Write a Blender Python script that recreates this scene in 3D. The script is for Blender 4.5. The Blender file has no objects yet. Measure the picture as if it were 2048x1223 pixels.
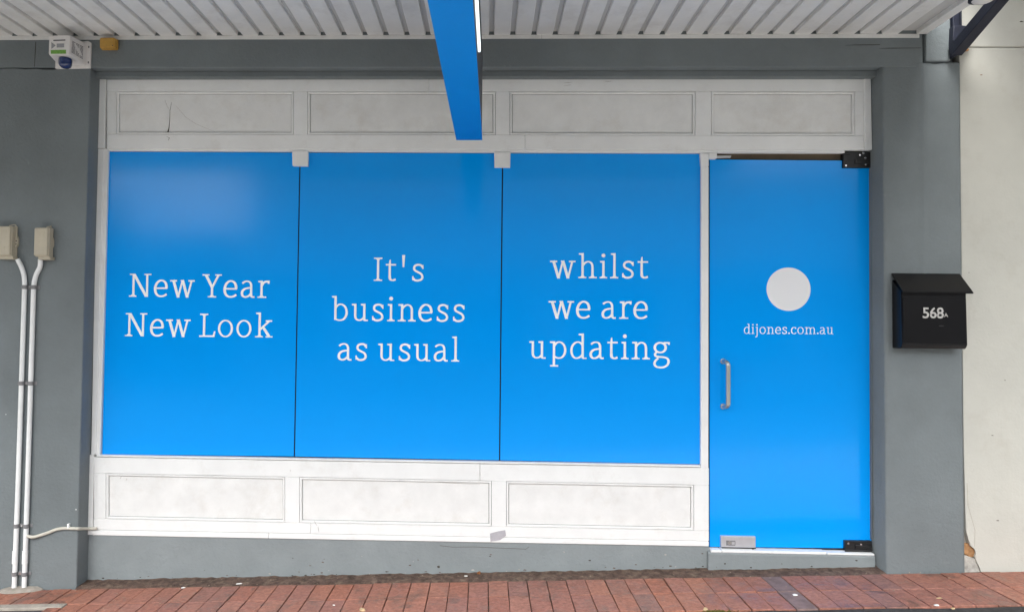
import bpy, bmesh, math, random
from mathutils import Vector, Matrix
from mathutils.geometry import delaunay_2d_cdt

R = math.radians
scene = bpy.context.scene
COL = scene.collection
random.seed(7)

# ------------------------------------------------------------------ camera
FPX, YAW, PIT, ROL, CX = 1400.0, 0.0308832, 0.0302576, 0.0103554, 931.63   # CX: principal point (the photograph is cropped)
CAM = Vector((0.0, -4.0, 1.3866))
CROT = Matrix.Rotation(YAW, 3, 'Z') @ Matrix.Rotation(PIT, 3, 'X') @ Matrix.Rotation(-ROL, 3, 'Y')
cd = bpy.data.cameras.new('camera'); co = bpy.data.objects.new('camera', cd); COL.objects.link(co)
co.matrix_world = Matrix.Translation(CAM) @ (CROT @ Matrix.Rotation(R(90), 3, 'X')).to_4x4()
cd.sensor_fit = 'HORIZONTAL'; cd.sensor_width = 36; cd.lens = FPX * 36 / 2048; cd.shift_x = (1024 - CX) / 2048
cd.clip_start = 0.05; cd.clip_end = 500
scene.camera = co

# ------------------------------------------------------------------ sky, sun, exposure (overcast day)
SUN_EL, SUN_AZ = R(50), R(194)          # azimuth clockwise from +Y: over the street, a little left
w = bpy.data.worlds.new('World'); scene.world = w; w.use_nodes = True
nt = w.node_tree; nt.nodes.clear()
sky = nt.nodes.new('ShaderNodeTexSky'); sky.sky_type = 'NISHITA'; sky.sun_disc = False
sky.sun_elevation = SUN_EL; sky.sun_rotation = SUN_AZ
sky.air_density = 1.0; sky.dust_density = 3.0; sky.ozone_density = 1.0
hs = nt.nodes.new('ShaderNodeHueSaturation'); hs.inputs['Saturation'].default_value = 0.28
bg = nt.nodes.new('ShaderNodeBackground'); bg.inputs['Strength'].default_value = 0.15
wo = nt.nodes.new('ShaderNodeOutputWorld')
nt.links.new(sky.outputs[0], hs.inputs['Color']); nt.links.new(hs.outputs[0], bg.inputs[0]); nt.links.new(bg.outputs[0], wo.inputs[0])
sl = bpy.data.lights.new('sun', 'SUN'); sl.energy = 1.4; sl.angle = R(42); sl.color = (1, 0.985, 0.955)
so = bpy.data.objects.new('sun', sl); COL.objects.link(so)
sd = Vector((math.sin(SUN_AZ) * math.cos(SUN_EL), math.cos(SUN_AZ) * math.cos(SUN_EL), math.sin(SUN_EL)))
so.rotation_euler = sd.to_track_quat('Z', 'Y').to_euler(); so.location = (0, -8, 12)
scene.view_settings.view_transform = 'Standard'; scene.view_settings.look = 'None'
scene.view_settings.exposure = 1.66; scene.view_settings.gamma = 1.0
scene.cycles.use_denoising = True
scene.cycles.max_bounces = 10; scene.cycles.diffuse_bounces = 6
scene.cycles.sample_clamp_indirect = 8

# ------------------------------------------------------------------ measuring: photograph pixel -> point on the upright plane at depth Y
def P(px, py, Y=0.0):
    d = CROT @ Vector(((px - CX) / FPX, 1.0, -(py - 611.5) / FPX))
    t = (Y - CAM.y) / d.y
    return CAM.x + d.x * t, CAM.z + d.z * t
def X(px, py, Y=0.0): return P(px, py, Y)[0]
def Z(px, py, Y=0.0): return P(px, py, Y)[1]
SLOPE = 0.03957
def gz(x): return SLOPE * x

# ------------------------------------------------------------------ materials
MATS = {}
def nodes(name):
    m = bpy.data.materials.new(name); m.use_nodes = True
    n = m.node_tree.nodes; b = n['Principled BSDF']
    return m, m.node_tree, n, b
def mat(name, color, rough=0.6, spec=0.5, metal=0.0, vary=0.0, scale=6.0, bump=0.0, bscale=80.0, dirt=None, dscale=3.0, damt=0.0, dlo=0.55, dhi=0.75, coat=0.0, space='Object', rvary=0.0):
    """painted surface: base colour, soft tone mottling, dirt patches from noise, fine relief"""
    m, t, n, b = nodes(name)
    b.inputs['Roughness'].default_value = rough; b.inputs['Specular IOR Level'].default_value = spec
    b.inputs['Metallic'].default_value = metal; b.inputs['Coat Weight'].default_value = coat
    col = (*color, 1)
    tc = n.new('ShaderNodeTexCoord'); src = tc.outputs['Object']
    if space == 'World':
        g = n.new('ShaderNodeNewGeometry'); src = g.outputs['Position']
    last = None
    if vary > 0:
        ns = n.new('ShaderNodeTexNoise'); ns.inputs['Scale'].default_value = scale; ns.inputs['Detail'].default_value = 6; ns.inputs['Roughness'].default_value = 0.62
        t.links.new(src, ns.inputs['Vector'])
        mr = n.new('ShaderNodeMapRange'); mr.inputs[1].default_value = 0.3; mr.inputs[2].default_value = 0.7
        mr.inputs[3].default_value = 1 - vary; mr.inputs[4].default_value = 1 + vary
        t.links.new(ns.outputs[0], mr.inputs[0])
        mx = n.new('ShaderNodeVectorMath'); mx.operation = 'SCALE'; mx.inputs[0].default_value = color
        t.links.new(mr.outputs[0], mx.inputs['Scale']); last = mx.outputs[0]
    if dirt is not None:
        nd = n.new('ShaderNodeTexNoise'); nd.inputs['Scale'].default_value = dscale; nd.inputs['Detail'].default_value = 9; nd.inputs['Roughness'].default_value = 0.7
        mp = n.new('ShaderNodeMapping'); mp.inputs['Location'].default_value = (3.1, 1.7, 5.2)
        t.links.new(src, mp.inputs[0]); t.links.new(mp.outputs[0], nd.inputs['Vector'])
        md = n.new('ShaderNodeMapRange'); md.inputs[1].default_value = dlo; md.inputs[2].default_value = dhi; md.inputs[3].default_value = 0; md.inputs[4].default_value = damt
        t.links.new(nd.outputs[0], md.inputs[0])
        mi = n.new('ShaderNodeMix'); mi.data_type = 'RGBA'
        if last: t.links.new(last, mi.inputs[6])
        else: mi.inputs[6].default_value = col
        mi.inputs[7].default_value = (*dirt, 1); t.links.new(md.outputs[0], mi.inputs[0]); last = mi.outputs[2]
    if last: t.links.new(last, b.inputs['Base Color'])
    else: b.inputs['Base Color'].default_value = col
    if rvary > 0:
        nr = n.new('ShaderNodeTexNoise'); nr.inputs['Scale'].default_value = scale * 1.7; nr.inputs['Detail'].default_value = 5
        t.links.new(src, nr.inputs['Vector'])
        m2 = n.new('ShaderNodeMapRange'); m2.inputs[1].default_value = 0.3; m2.inputs[2].default_value = 0.7; m2.inputs[3].default_value = max(0.02, rough - rvary); m2.inputs[4].default_value = min(1, rough + rvary)
        t.links.new(nr.outputs[0], m2.inputs[0]); t.links.new(m2.outputs[0], b.inputs['Roughness'])
    if bump > 0:
        nb = n.new('ShaderNodeTexNoise'); nb.inputs['Scale'].default_value = bscale; nb.inputs['Detail'].default_value = 5; nb.inputs['Roughness'].default_value = 0.65
        t.links.new(src, nb.inputs['Vector'])
        bp = n.new('ShaderNodeBump'); bp.inputs['Strength'].default_value = 1.0; bp.inputs['Distance'].default_value = bump
        t.links.new(nb.outputs[0], bp.inputs['Height']); t.links.new(bp.outputs[0], b.inputs['Normal'])
    MATS[name] = m
    return m

GREY = mat('grey_render_paint', (0.170, 0.194, 0.201), 0.75, 0.3, vary=0.13, scale=1.9, bump=0.004, bscale=55, dirt=(0.34, 0.37, 0.36), dscale=14, damt=0.35, dlo=0.66, dhi=0.8, space='World')
GREY2 = mat('grey_plinth_paint', (0.235, 0.265, 0.272), 0.7, 0.35, vary=0.08, scale=4, bump=0.004, bscale=40, dirt=(0.14, 0.13, 0.11), dscale=9, damt=0.55, dlo=0.64, dhi=0.78, space='World')
CREAM = mat('cream_render_paint', (0.49, 0.487, 0.44), 0.85, 0.25, vary=0.07, scale=1.6, bump=0.004, bscale=18, dirt=(0.34, 0.305, 0.25), dscale=3.4, damt=0.35, dlo=0.52, dhi=0.75, space='World')
WHITE = mat('white_timber_paint', (0.80, 0.81, 0.80), 0.55, 0.4, vary=0.045, scale=5, bump=0.0012, bscale=30, dirt=(0.50, 0.46, 0.40), dscale=7, damt=0.28, dlo=0.55, dhi=0.78, space='World')
PANEL = mat('white_panel_paint', (0.765, 0.77, 0.755), 0.6, 0.4, vary=0.06, scale=7, bump=0.001, bscale=26, dirt=(0.48, 0.43, 0.36), dscale=5, damt=0.34, dlo=0.50, dhi=0.76, space='World')
SOFF = mat('soffit_enamel', (0.70, 0.70, 0.685), 0.42, 0.5, vary=0.07, scale=4, bump=0.0006, bscale=20, dirt=(0.42, 0.39, 0.35), dscale=5, damt=0.5, dlo=0.52, dhi=0.78, space='World')
DARKGAP = mat('dark_gap', (0.012, 0.012, 0.013), 0.9, 0.1)
NAVYGAP = mat('dark_seal', (0.010, 0.018, 0.045), 0.7, 0.2)
BLUE = mat('blue_vinyl_film', (0.0, 0.325, 0.93), 0.13, 0.27, vary=0.02, scale=1.3, bump=0.0006, bscale=2.2, rvary=0.02, space='World')
SIGNBLUE = mat('blue_sign_paint', (0.0, 0.215, 0.64), 0.45, 0.4, vary=0.03, scale=5, space='World')
LETTER = mat('white_vinyl_letters', (0.92, 0.94, 0.95), 0.4, 0.4)
BLACKP = mat('black_letterbox_enamel', (0.005, 0.005, 0.006), 0.28, 0.35, vary=0.1, scale=12)
BLACKM = mat('black_hinge_metal', (0.02, 0.02, 0.021), 0.4, 0.5, metal=0.3, vary=0.2, scale=60)
STEEL = mat('brushed_steel', (0.55, 0.54, 0.52), 0.32, 0.5, metal=0.9, vary=0.03, scale=8)
SATIN = mat('satin_lock_metal', (0.50, 0.50, 0.52), 0.4, 0.5, metal=0.35, vary=0.05, scale=30)
CHROME = mat('chrome_screw', (0.7, 0.7, 0.7), 0.25, 0.5, metal=1.0)
PVC = mat('white_pvc', (0.80, 0.815, 0.81), 0.45, 0.5, vary=0.05, scale=8, dirt=(0.6, 0.58, 0.53), dscale=6, damt=0.4, space='World')
SADDLE = mat('grey_saddle', (0.21, 0.21, 0.215), 0.5, 0.4, metal=0.1, vary=0.1, scale=30)
BEIGE = mat('beige_plastic', (0.47, 0.425, 0.33), 0.5, 0.45, vary=0.06, scale=14, dirt=(0.30, 0.26, 0.19), dscale=16, damt=0.4, space='World')
ALARMW = mat('white_alarm_plastic', (0.72, 0.70, 0.68), 0.4, 0.5, vary=0.04, scale=16, dirt=(0.5, 0.45, 0.38), dscale=14, damt=0.35, space='World')
ALARMB = mat('blue_strobe_lens', (0.004, 0.022, 0.11), 0.12, 0.6, coat=0.5)
MUSTARD = mat('mustard_plastic', (0.48, 0.275, 0.055), 0.5, 0.45, vary=0.12, scale=25, dirt=(0.30, 0.2, 0.08), dscale=30, damt=0.5, space='World')
GREEN = mat('green_label', (0.16, 0.36, 0.06), 0.5, 0.4, vary=0.2, scale=90)
LGREY = mat('grey_label', (0.30, 0.30, 0.32), 0.5, 0.4, vary=0.15, scale=120)
SLOT = mat('dark_slot', (0.05, 0.05, 0.055), 0.7, 0.2)
NAVY = mat('navy_steel_paint', (0.010, 0.013, 0.028), 0.5, 0.45, vary=0.3, scale=20, bump=0.001, bscale=60, space='World')
BROWN = mat('brown_timber', (0.26, 0.20, 0.13), 0.6, 0.3, vary=0.2, scale=6, space='World')
RAWBRICK = mat('exposed_brick', (0.34, 0.19, 0.09), 0.9, 0.2, vary=0.35, scale=30, bump=0.006, bscale=60, space='World')
MORTAR = mat('old_mortar', (0.42, 0.405, 0.37), 0.95, 0.1, vary=0.25, scale=40, bump=0.006, bscale=70, space='World')
BED = mat('joint_sand', (0.115, 0.075, 0.057), 0.95, 0.1, vary=0.4, scale=40, bump=0.003, bscale=120, space='World')
DIRT = mat('damp_dirt', (0.11, 0.072, 0.056), 0.8, 0.3, vary=0.6, scale=26, bump=0.012, bscale=70, dirt=(0.24, 0.18, 0.135), dscale=22, damt=0.8, dlo=0.5, dhi=0.68, space='World')
ASPH = mat('asphalt', (0.045, 0.044, 0.043), 0.85, 0.3, vary=0.35, scale=30, bump=0.006, bscale=160, space='World')
CONC = mat('concrete', (0.33, 0.30, 0.26), 0.9, 0.2, vary=0.2, scale=20, bump=0.004, bscale=90, space='World')
TAPE = mat('grey_tape', (0.42, 0.41, 0.44), 0.45, 0.5, vary=0.1, scale=30)
PAPER = mat('white_scrap', (0.72, 0.71, 0.68), 0.8, 0.2, vary=0.1, scale=60)
STRAW = mat('dry_straw', (0.46, 0.34, 0.20), 0.8, 0.2, vary=0.3, scale=60)
LEAFB = mat('rusty_leaf', (0.22, 0.085, 0.03), 0.7, 0.3, vary=0.3, scale=60)
MARK = mat('black_grime', (0.07, 0.06, 0.05), 0.9, 0.1)
SCUFF = mat('pale_chip', (0.62, 0.63, 0.62), 0.8, 0.1)
GREYPAD = mat('dark_grey_side', (0.055, 0.06, 0.068), 0.6, 0.3, vary=0.1, scale=8)  # even dark grey for the sides of the sign box
OPPD = mat('tan_fill_front', (0.46, 0.42, 0.38), 0.9, 0.2, vary=0.3, scale=1.2, bump=0.01, bscale=8, space='World')  # this and the next front paled to bounce fill light onto the shop
OPPL = mat('pale_render_front', (0.60, 0.59, 0.56), 0.9, 0.2, vary=0.1, scale=1, space='World')
GLASSD = mat('dark_shop_glass', (0.02, 0.022, 0.025), 0.08, 0.5)
HEDGE = mat('hedge_leaves', (0.045, 0.075, 0.025), 0.8, 0.2, vary=0.5, scale=6, bump=0.06, bscale=9, space='World')

def lit(name, color, strength):
    m, t, n, b = nodes(name)
    b.inputs['Base Color'].default_value = (*color, 1); b.inputs['Roughness'].default_value = 0.4
    b.inputs['Emission Color'].default_value = (*color, 1); b.inputs['Emission Strength'].default_value = strength
    return m
LITFACE = lit('lit_sign_face', (0.86, 0.95, 0.93), 0.5)

def paver_mat():
    m, t, n, b = nodes('red_clay_paver')
    oi = n.new('ShaderNodeObjectInfo'); g = n.new('ShaderNodeNewGeometry')
    cr = n.new('ShaderNodeValToRGB')
    e = cr.color_ramp.elements; cols = [(0, (0.345, 0.140, 0.086)), (0.22, (0.31, 0.130, 0.086)), (0.45, (0.37, 0.160, 0.102)), (0.62, (0.30, 0.132, 0.096)), (0.8, (0.335, 0.128, 0.077)), (0.96, (0.27, 0.130, 0.095)), (1, (0.24, 0.125, 0.10))]
    e[0].position = 0; e[0].color = (*cols[0][1], 1); e[1].position = 1; e[1].color = (*cols[-1][1], 1)
    for p, c in cols[1:-1]:
        k = e.new(p); k.color = (*c, 1)
    t.links.new(oi.outputs['Random'], cr.inputs[0])
    # purple-grey firing that drifts along the path
    n1 = n.new('ShaderNodeTexNoise'); n1.inputs['Scale'].default_value = 0.9; n1.inputs['Detail'].default_value = 2
    mp = n.new('ShaderNodeMapping'); mp.inputs['Location'].default_value = (1.4, 0, 0.0); t.links.new(g.outputs['Position'], mp.inputs[0]); t.links.new(mp.outputs[0], n1.inputs['Vector'])
    r1 = n.new('ShaderNodeMapRange'); r1.inputs[1].default_value = 0.46; r1.inputs[2].default_value = 0.66; r1.inputs[4].default_value = 0.30; t.links.new(n1.outputs[0], r1.inputs[0])
    m1 = n.new('ShaderNodeMix'); m1.data_type = 'RGBA'; m1.inputs[7].default_value = (0.22, 0.110, 0.105, 1)
    t.links.new(cr.outputs[0], m1.inputs[6]); t.links.new(r1.outputs[0], m1.inputs[0])
    # dark damp blotches with a shape of their own
    n2 = n.new('ShaderNodeTexNoise'); n2.inputs['Scale'].default_value = 7; n2.inputs['Detail'].default_value = 8; n2.inputs['Roughness'].default_value = 0.68; n2.inputs['Distortion'].default_value = 0.6
    t.links.new(g.outputs['Position'], n2.inputs['Vector'])
    r2 = n.new('ShaderNodeMapRange'); r2.inputs[1].default_value = 0.53; r2.inputs[2].default_value = 0.64; r2.inputs[4].default_value = 0.5; t.links.new(n2.outputs[0], r2.inputs[0])
    m2 = n.new('ShaderNodeMix'); m2.data_type = 'RGBA'; m2.inputs[7].default_value = (0.085, 0.040, 0.026, 1)
    t.links.new(m1.outputs[2], m2.inputs[6]); t.links.new(r2.outputs[0], m2.inputs[0])
    # pale scuffs and grit
    n3 = n.new('ShaderNodeTexNoise'); n3.inputs['Scale'].default_value = 45; n3.inputs['Detail'].default_value = 8; n3.inputs['Roughness'].default_value = 0.75
    t.links.new(g.outputs['Position'], n3.inputs['Vector'])
    r3 = n.new('ShaderNodeMapRange'); r3.inputs[1].default_value = 0.40; r3.inputs[2].default_value = 0.68; r3.inputs[3].default_value = 0.74; r3.inputs[4].default_value = 1.35; t.links.new(n3.outputs[0], r3.inputs[0])
    m3 = n.new('ShaderNodeVectorMath'); m3.operation = 'SCALE'; t.links.new(m2.outputs[2], m3.inputs[0]); t.links.new(r3.outputs[0], m3.inputs['Scale'])
    t.links.new(m3.outputs[0], b.inputs['Base Color'])
    r4 = n.new('ShaderNodeMapRange'); r4.inputs[1].default_value = 0.48; r4.inputs[2].default_value = 0.64; r4.inputs[3].default_value = 0.72; r4.inputs[4].default_value = 0.32; t.links.new(n2.outputs[0], r4.inputs[0])
    t.links.new(r4.outputs[0], b.inputs['Roughness'])
    bp = n.new('ShaderNodeBump'); bp.inputs['Distance'].default_value = 0.003; t.links.new(n3.outputs[0], bp.inputs['Height']); t.links.new(bp.outputs[0], b.inputs['Normal'])
    return m
PAVER = paver_mat()

# ------------------------------------------------------------------ mesh helpers
def link(name, me, m=None, parent=None):
    o = bpy.data.objects.new(name, me); COL.objects.link(o)
    if m is not None and me is not None: me.materials.append(m)
    if parent is not None: o.parent = parent
    return o
def thing(name, label, cat, loc=(0, 0, 0), group=None):
    o = bpy.data.objects.new(name, None); COL.objects.link(o); o.empty_display_size = 0.1
    o.location = loc; return tag(o, label, cat, group)
def tag(o, label=None, cat=None, group=None, kind=None):
    if label: o['label'] = label
    if cat: o['category'] = cat
    if group: o['group'] = group
    if kind: o['kind'] = kind
    return o
class MB:
    """collects shapes in world space; build() makes ONE mesh object"""
    def __init__(s): s.bm = bmesh.new()
    def faces(s, vs, fs, smooth=False):
        bv = [s.bm.verts.new(v) for v in vs]
        for f in fs:
            fc = s.bm.faces.new([bv[i] for i in f]); fc.smooth = smooth
        return bv
    def slab(s, pts, y0, y1, bev=0.0, seg=1):
        """polygon in XZ (any winding) pushed from front y0 to back y1; front edges bevelled"""
        a = sum(pts[i][0] * pts[(i + 1) % len(pts)][1] - pts[(i + 1) % len(pts)][0] * pts[i][1] for i in range(len(pts)))
        if a < 0: pts = pts[::-1]
        n = len(pts); t = bmesh.new()
        f = [t.verts.new((p[0], y0, p[1])) for p in pts]; k = [t.verts.new((p[0], y1, p[1])) for p in pts]
        t.faces.new(f); t.faces.new(k[::-1])
        for i in range(n): t.faces.new([f[i], k[i], k[(i + 1) % n], f[(i + 1) % n]])
        if bev > 0:
            t.verts.ensure_lookup_table()
            fs = set(f)
            ed = [e for e in t.edges if e.verts[0] in fs or e.verts[1] in fs]
            bmesh.ops.bevel(t, geom=ed, offset=bev, segments=seg, profile=0.5, affect='EDGES', clamp_overlap=True)
        s.merge(t); return s
    def merge(s, t):
        me = bpy.data.meshes.new('tmp'); t.to_mesh(me); t.free(); s.bm.from_mesh(me); bpy.data.meshes.remove(me)
    def box(s, x0, x1, y0, y1, z0, z1, bev=0.0, seg=1):
        t = bmesh.new(); bmesh.ops.create_cube(t, size=1)
        for v in t.verts: v.co = Vector(((x0 + x1) / 2 + v.co.x * (x1 - x0), (y0 + y1) / 2 + v.co.y * (y1 - y0), (z0 + z1) / 2 + v.co.z * (z1 - z0)))
        if bev > 0: bmesh.ops.bevel(t, geom=t.edges[:], offset=bev, segments=seg, profile=0.5, affect='EDGES', clamp_overlap=True)
        s.merge(t); return s
    def tube(s, pts, r, n=12, caps=True):
        pts = [Vector(p) for p in pts]; rs = r if isinstance(r, (list, tuple)) else [r] * len(pts)
        rings = []; up = None
        for i, p in enumerate(pts):
            d = (pts[min(i + 1, len(pts) - 1)] - pts[max(i - 1, 0)]).normalized()
            if up is None: up = d.orthogonal().normalized()
            up = (up - d * up.dot(d)).normalized(); sd_ = d.cross(up)
            rings.append([s.bm.verts.new(p + (up * math.cos(2 * math.pi * k / n) + sd_ * math.sin(2 * math.pi * k / n)) * rs[i]) for k in range(n)])
        for a, b in zip(rings, rings[1:]):
            for k in range(n):
                f = s.bm.faces.new([a[k], a[(k + 1) % n], b[(k + 1) % n], b[k]]); f.smooth = True
        if caps:
            for rg in (rings[0][::-1], rings[-1]): s.bm.faces.new([s.bm.verts.new(v.co) for v in rg])
        return s
    def disc(s, x, y, z, r, depth, n=40, bev=0.0):
        s.slab([(x + r * math.cos(2 * math.pi * k / n), z + r * math.sin(2 * math.pi * k / n)) for k in range(n)], y, y + depth, bev); return s
    def build(s, name, m, parent=None):
        bmesh.ops.recalc_face_normals(s.bm, faces=s.bm.faces[:])
        if parent is not None:      # geometry is in world space: express it from the parent's base
            bmesh.ops.translate(s.bm, verts=s.bm.verts[:], vec=-world_loc(parent))
        me = bpy.data.meshes.new(name); s.bm.to_mesh(me); s.bm.free()
        return link(name, me, m, parent)
def world_loc(o):
    v = Vector((0, 0, 0))
    while o is not None: v = v + o.location; o = o.parent
    return v
def smooth_path(pts, n=8, closed=False):
    """Catmull-Rom through points of any dimension"""
    out = []; N = len(pts); V = [Vector(p) for p in pts]
    for i in range(N if closed else N - 1):
        p0 = V[(i - 1) % N] if closed else V[max(i - 1, 0)]
        p1, p2 = V[i], V[(i + 1) % N]
        p3 = V[(i + 2) % N] if closed else V[min(i + 2, N - 1)]
        for k in range(n):
            u = k / n
            out.append(0.5 * ((2 * p1) + (p2 - p0) * u + (2 * p0 - 5 * p1 + 4 * p2 - p3) * u * u + (3 * p1 - p0 - 3 * p2 + p3) * u ** 3))
    if not closed: out.append(V[-1])
    return out
def rect(px0, py0, px1, py1, Y):
    """upright rectangle from pixel corners at depth Y (squared up)"""
    a, b, c, d = P(px0, py0, Y), P(px1, py0, Y), P(px1, py1, Y), P(px0, py1, Y)
    return ((a[0] + d[0]) / 2, (b[0] + c[0]) / 2, (c[1] + d[1]) / 2, (a[1] + b[1]) / 2)
def ragged(x0, x1, z, amp, step, rnd):
    out = []; x = x0
    while x < x1:
        out.append((x, z + rnd.uniform(-amp, amp))); x += step * rnd.uniform(0.6, 1.4)
    out.append((x1, z)); return out

# ------------------------------------------------------------------ setting: ground
YW = -0.105                       # front plane of the rendered walls
LW = X(165.5, 700, YW)            # left jamb
RW = X(1768, 640, YW)             # right jamb
PR = X(1925, 640, YW)             # right end of the pier
PITCH, ROWL, Y1 = 0.1052, 0.2195, -0.126
m = MB()
def tilt_sheet(m, x0, x1, y0, y1, dz): m.faces([(x0, y0, gz(x0) + dz), (x1, y0, gz(x1) + dz), (x1, y1, gz(x1) + dz), (x0, y1, gz(x0) + dz)], [(0, 3, 2, 1)])
tilt_sheet(m, -9, 9, -0.59, 0.3, -0.012)
footpath = m.build('footpath', BED); tag(footpath, 'red clay paver footpath sloping along the shopfront', kind='structure')
# paver shapes, shared by the pavers
pvm = []
for v in range(5):
    rr = random.Random(40 + v); t = bmesh.new(); bmesh.ops.create_cube(t, size=1)
    for q in t.verts: q.co = Vector((q.co.x * (PITCH - 0.0044 + rr.uniform(-.0012, .0012)), q.co.y * (ROWL - 0.006 + rr.uniform(-.001, .001)), q.co.z * 0.05 - 0.025))
    bmesh.ops.bevel(t, geom=[e for e in t.edges if e.verts[0].co.z > -0.01 or e.verts[1].co.z > -0.01], offset=0.0018, segments=1, affect='EDGES')
    me = bpy.data.meshes.new('paver'); t.to_mesh(me); t.free(); me.materials.append(PAVER); pvm.append(me)
gpm = pvm[0].copy(); gpm.materials.clear(); gpm.materials.append(mat('grey_paver', (0.19, 0.130, 0.118), 0.7, 0.3, vary=0.25, scale=22, bump=0.002, bscale=60, space='World'))
ang = math.atan(SLOPE); rp = random.Random(11)
for row in range(2):
    for k in range(-33, 43):
        x = -0.507 + PITCH * (k + 0.5) + rp.uniform(-.0012, .0012); y = Y1 - ROWL * (row + 0.5) + rp.uniform(-.002, .002)
        if row == 1 and -2.611 < x < -2.190 : continue      # the access cover sits here
        o = link('paver', gpm if abs(x - 1.56) < PITCH / 2 else rp.choice(pvm), None, footpath)
        o.location = (x, y, gz(x) + rp.uniform(-.0022, .0022)); o.rotation_euler = (rp.uniform(-.006, .006), -ang + rp.uniform(-.010, .010), rp.uniform(-.006, .006))
m = MB()
rr = random.Random(5); N = 120
top = [(-9 + 18 * i / N, Y1 - 2 * ROWL - 0.006 + rr.uniform(-.008, .008)) for i in range(N + 1)]
vs = [(x, y, gz(x) - 0.006) for x, y in top] + [(x, -0.95, gz(x) - 0.008) for x, y in top]
m.faces(vs, [(i, i + N + 1, i + N + 2, i + 1) for i in range(N)])
o = m.build('asphalt_band', ASPH); tag(o, 'dark asphalt band along the outer edge of the clay pavers', kind='structure')
m = MB(); tilt_sheet(m, -9, 9, -3.65, -0.95, -0.008); tag(m.build('pavement', mat('pale_paving', (0.48, 0.465, 0.44), 0.9, 0.2, vary=0.1, scale=3, space='World')), 'unseen pale concrete pavement towards the kerb', kind='structure')  # out of view; made pale to bounce light up under the awning
m = MB()                                               # kerb and road, street side
vs = []
for x in (-60, 60): vs += [(x, -3.65, gz(max(-9, min(9, x))) - 0.05), (x, -3.85, gz(max(-9, min(9, x))) - 0.06), (x, -3.85, gz(max(-9, min(9, x))) - 0.2)]
m.faces(vs, [(0, 3, 4, 1), (1, 4, 5, 2)])
tag(m.build('kerb', CONC), 'concrete kerb along the road', kind='structure')
m = MB(); m.faces([(-200, -300, -0.45), (200, -300, -0.45), (200, 60, -0.45), (-200, 60, -0.45)], [(0, 1, 2, 3)])
tag(m.build('ground', mat('paled_road', (0.115, 0.113, 0.11), 0.9, 0.2, vary=0.2, scale=2, space='World')), 'road and ground sheet', kind='structure')  # unseen road surface, paled to bounce fill light upward

# damp dirt strip between plinth and pavers
rr = random.Random(3)
def dirt_strip(x0, x1, yb, seed):
    rr = random.Random(seed); m = MB(); n = int((x1 - x0) / 0.03); vs = []; J = 5
    for i in range(n + 1):
        x = x0 + (x1 - x0) * i / n
        yf = Y1 - 0.004 + rr.uniform(-.007, .010)
        for j in range(J):
            u = j / (J - 1); y = yb + (yf - yb) * u
            z = gz(x) - 0.002 + (0.006 * (1 - u) ** 2) * rr.uniform(0.1, 1.3) + rr.uniform(0, .004)
            if j == J - 1: z = gz(x) - 0.008
            vs.append((x, y, z))
    m.faces(vs, [(i * J + j, i * J + j + 1, (i + 1) * J + j + 1, (i + 1) * J + j) for i in range(n) for j in range(J - 1)], True)
    return m
o = dirt_strip(LW, RW, 0.004, 8).build('dirt', DIRT); tag(o, 'dark damp dirt strip at the foot of the plinth', kind='stuff')

# ------------------------------------------------------------------ the grey rendered shop wall
wall = thing('shop_wall', 'grey painted rendered wall around the shopfront, wall, lintel and pier', 'wall', (LW, 0, gz(LW)))
ZL = Z(900, 134.3, YW)                      # underside edge of the lintel
ZS = Z(1000, 71, YW)                        # soffit level
# left wall with a worn, slightly uneven top at the old crack
rr = random.Random(21)
pts = [(-7.5, -0.6), (LW, -0.6), (LW, ZL - 0.004)] + [(x, z - 0.006) for x, z in reversed(ragged(-3.2, LW - 0.15, ZL - .003, .005, .05, rr))] + [(-7.5, ZL - 0.006)]
MB().slab(pts, YW, 0.45, 0.004).build('wall', GREY, wall)
# jamb faces and plinth belong to the same wall
MB().slab([(-7.5, ZL), (X(1846, 100, YW), ZL), (X(1846, 100, YW), 4.2), (-7.5, 4.2)], YW + 0.001, 0.45, 0.003).build('lintel', GREY, wall)
MB().box(-2.9, 2.3, -0.047, 0.02, Z(900, 153.5, -.047), ZL - 0.0005, 0.002).build('head_batten', GREY, wall)
tag(MB().slab([(X(70, 80, YW), ZL + .004), (X(70.8, 80, YW), ZL + .004), (X(72.2, 80, YW), ZS - .03), (X(71.2, 80, YW), ZS - .03)], YW - 0.0006, YW + 0.0005).build('crack', MARK, wall), 'fine upright crack in the lintel')
# right pier: grid with a soft ridge near the top
m = MB(); x0, x1 = RW, PR; nx, nz = 36, 40; z0, zt = -0.5, Z(1800, 126.5, YW); vs = []
rr = random.Random(77); wob = [rr.uniform(-.005, .004) for _ in range(nx + 1)]
for j in range(nz + 1):
    for i in range(nx + 1):
        x = x0 + (x1 - x0) * i / nx; v = j / nz; z = z0 + (zt - z0) * v
        if j == nz: z += wob[i]
        xr = X(1845, 200, YW); a = max(0, (v - 0.45) / 0.55) ** 1.3
        ridge = 0.013 * a * math.exp(-((x - xr) / 0.014) ** 2) + 0.006 * a * (1 / (1 + math.exp(-(x - xr) / 0.01)))
        edge = 0.006 if (i == 0 or i == nx or j == nz) else 0
        vs.append((x, YW - ridge + edge, z))
fs = [(j * (nx + 1) + i, j * (nx + 1) + i + 1, (j + 1) * (nx + 1) + i + 1, (j + 1) * (nx + 1) + i) for j in range(nz) for i in range(nx)]
b = len(vs)
for j in range(nz + 1): vs += [(x0, 0.45, z0 + (zt - z0) * j / nz), (x1, 0.45, z0 + (zt - z0) * j / nz)]
for j in range(nz):
    fs.append((j * (nx + 1), (j + 1) * (nx + 1), b + 2 * (j + 1), b + 2 * j)); fs.append((j * (nx + 1) + nx, b + 2 * j + 1, b + 2 * j + 3, (j + 1) * (nx + 1) + nx))
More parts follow.
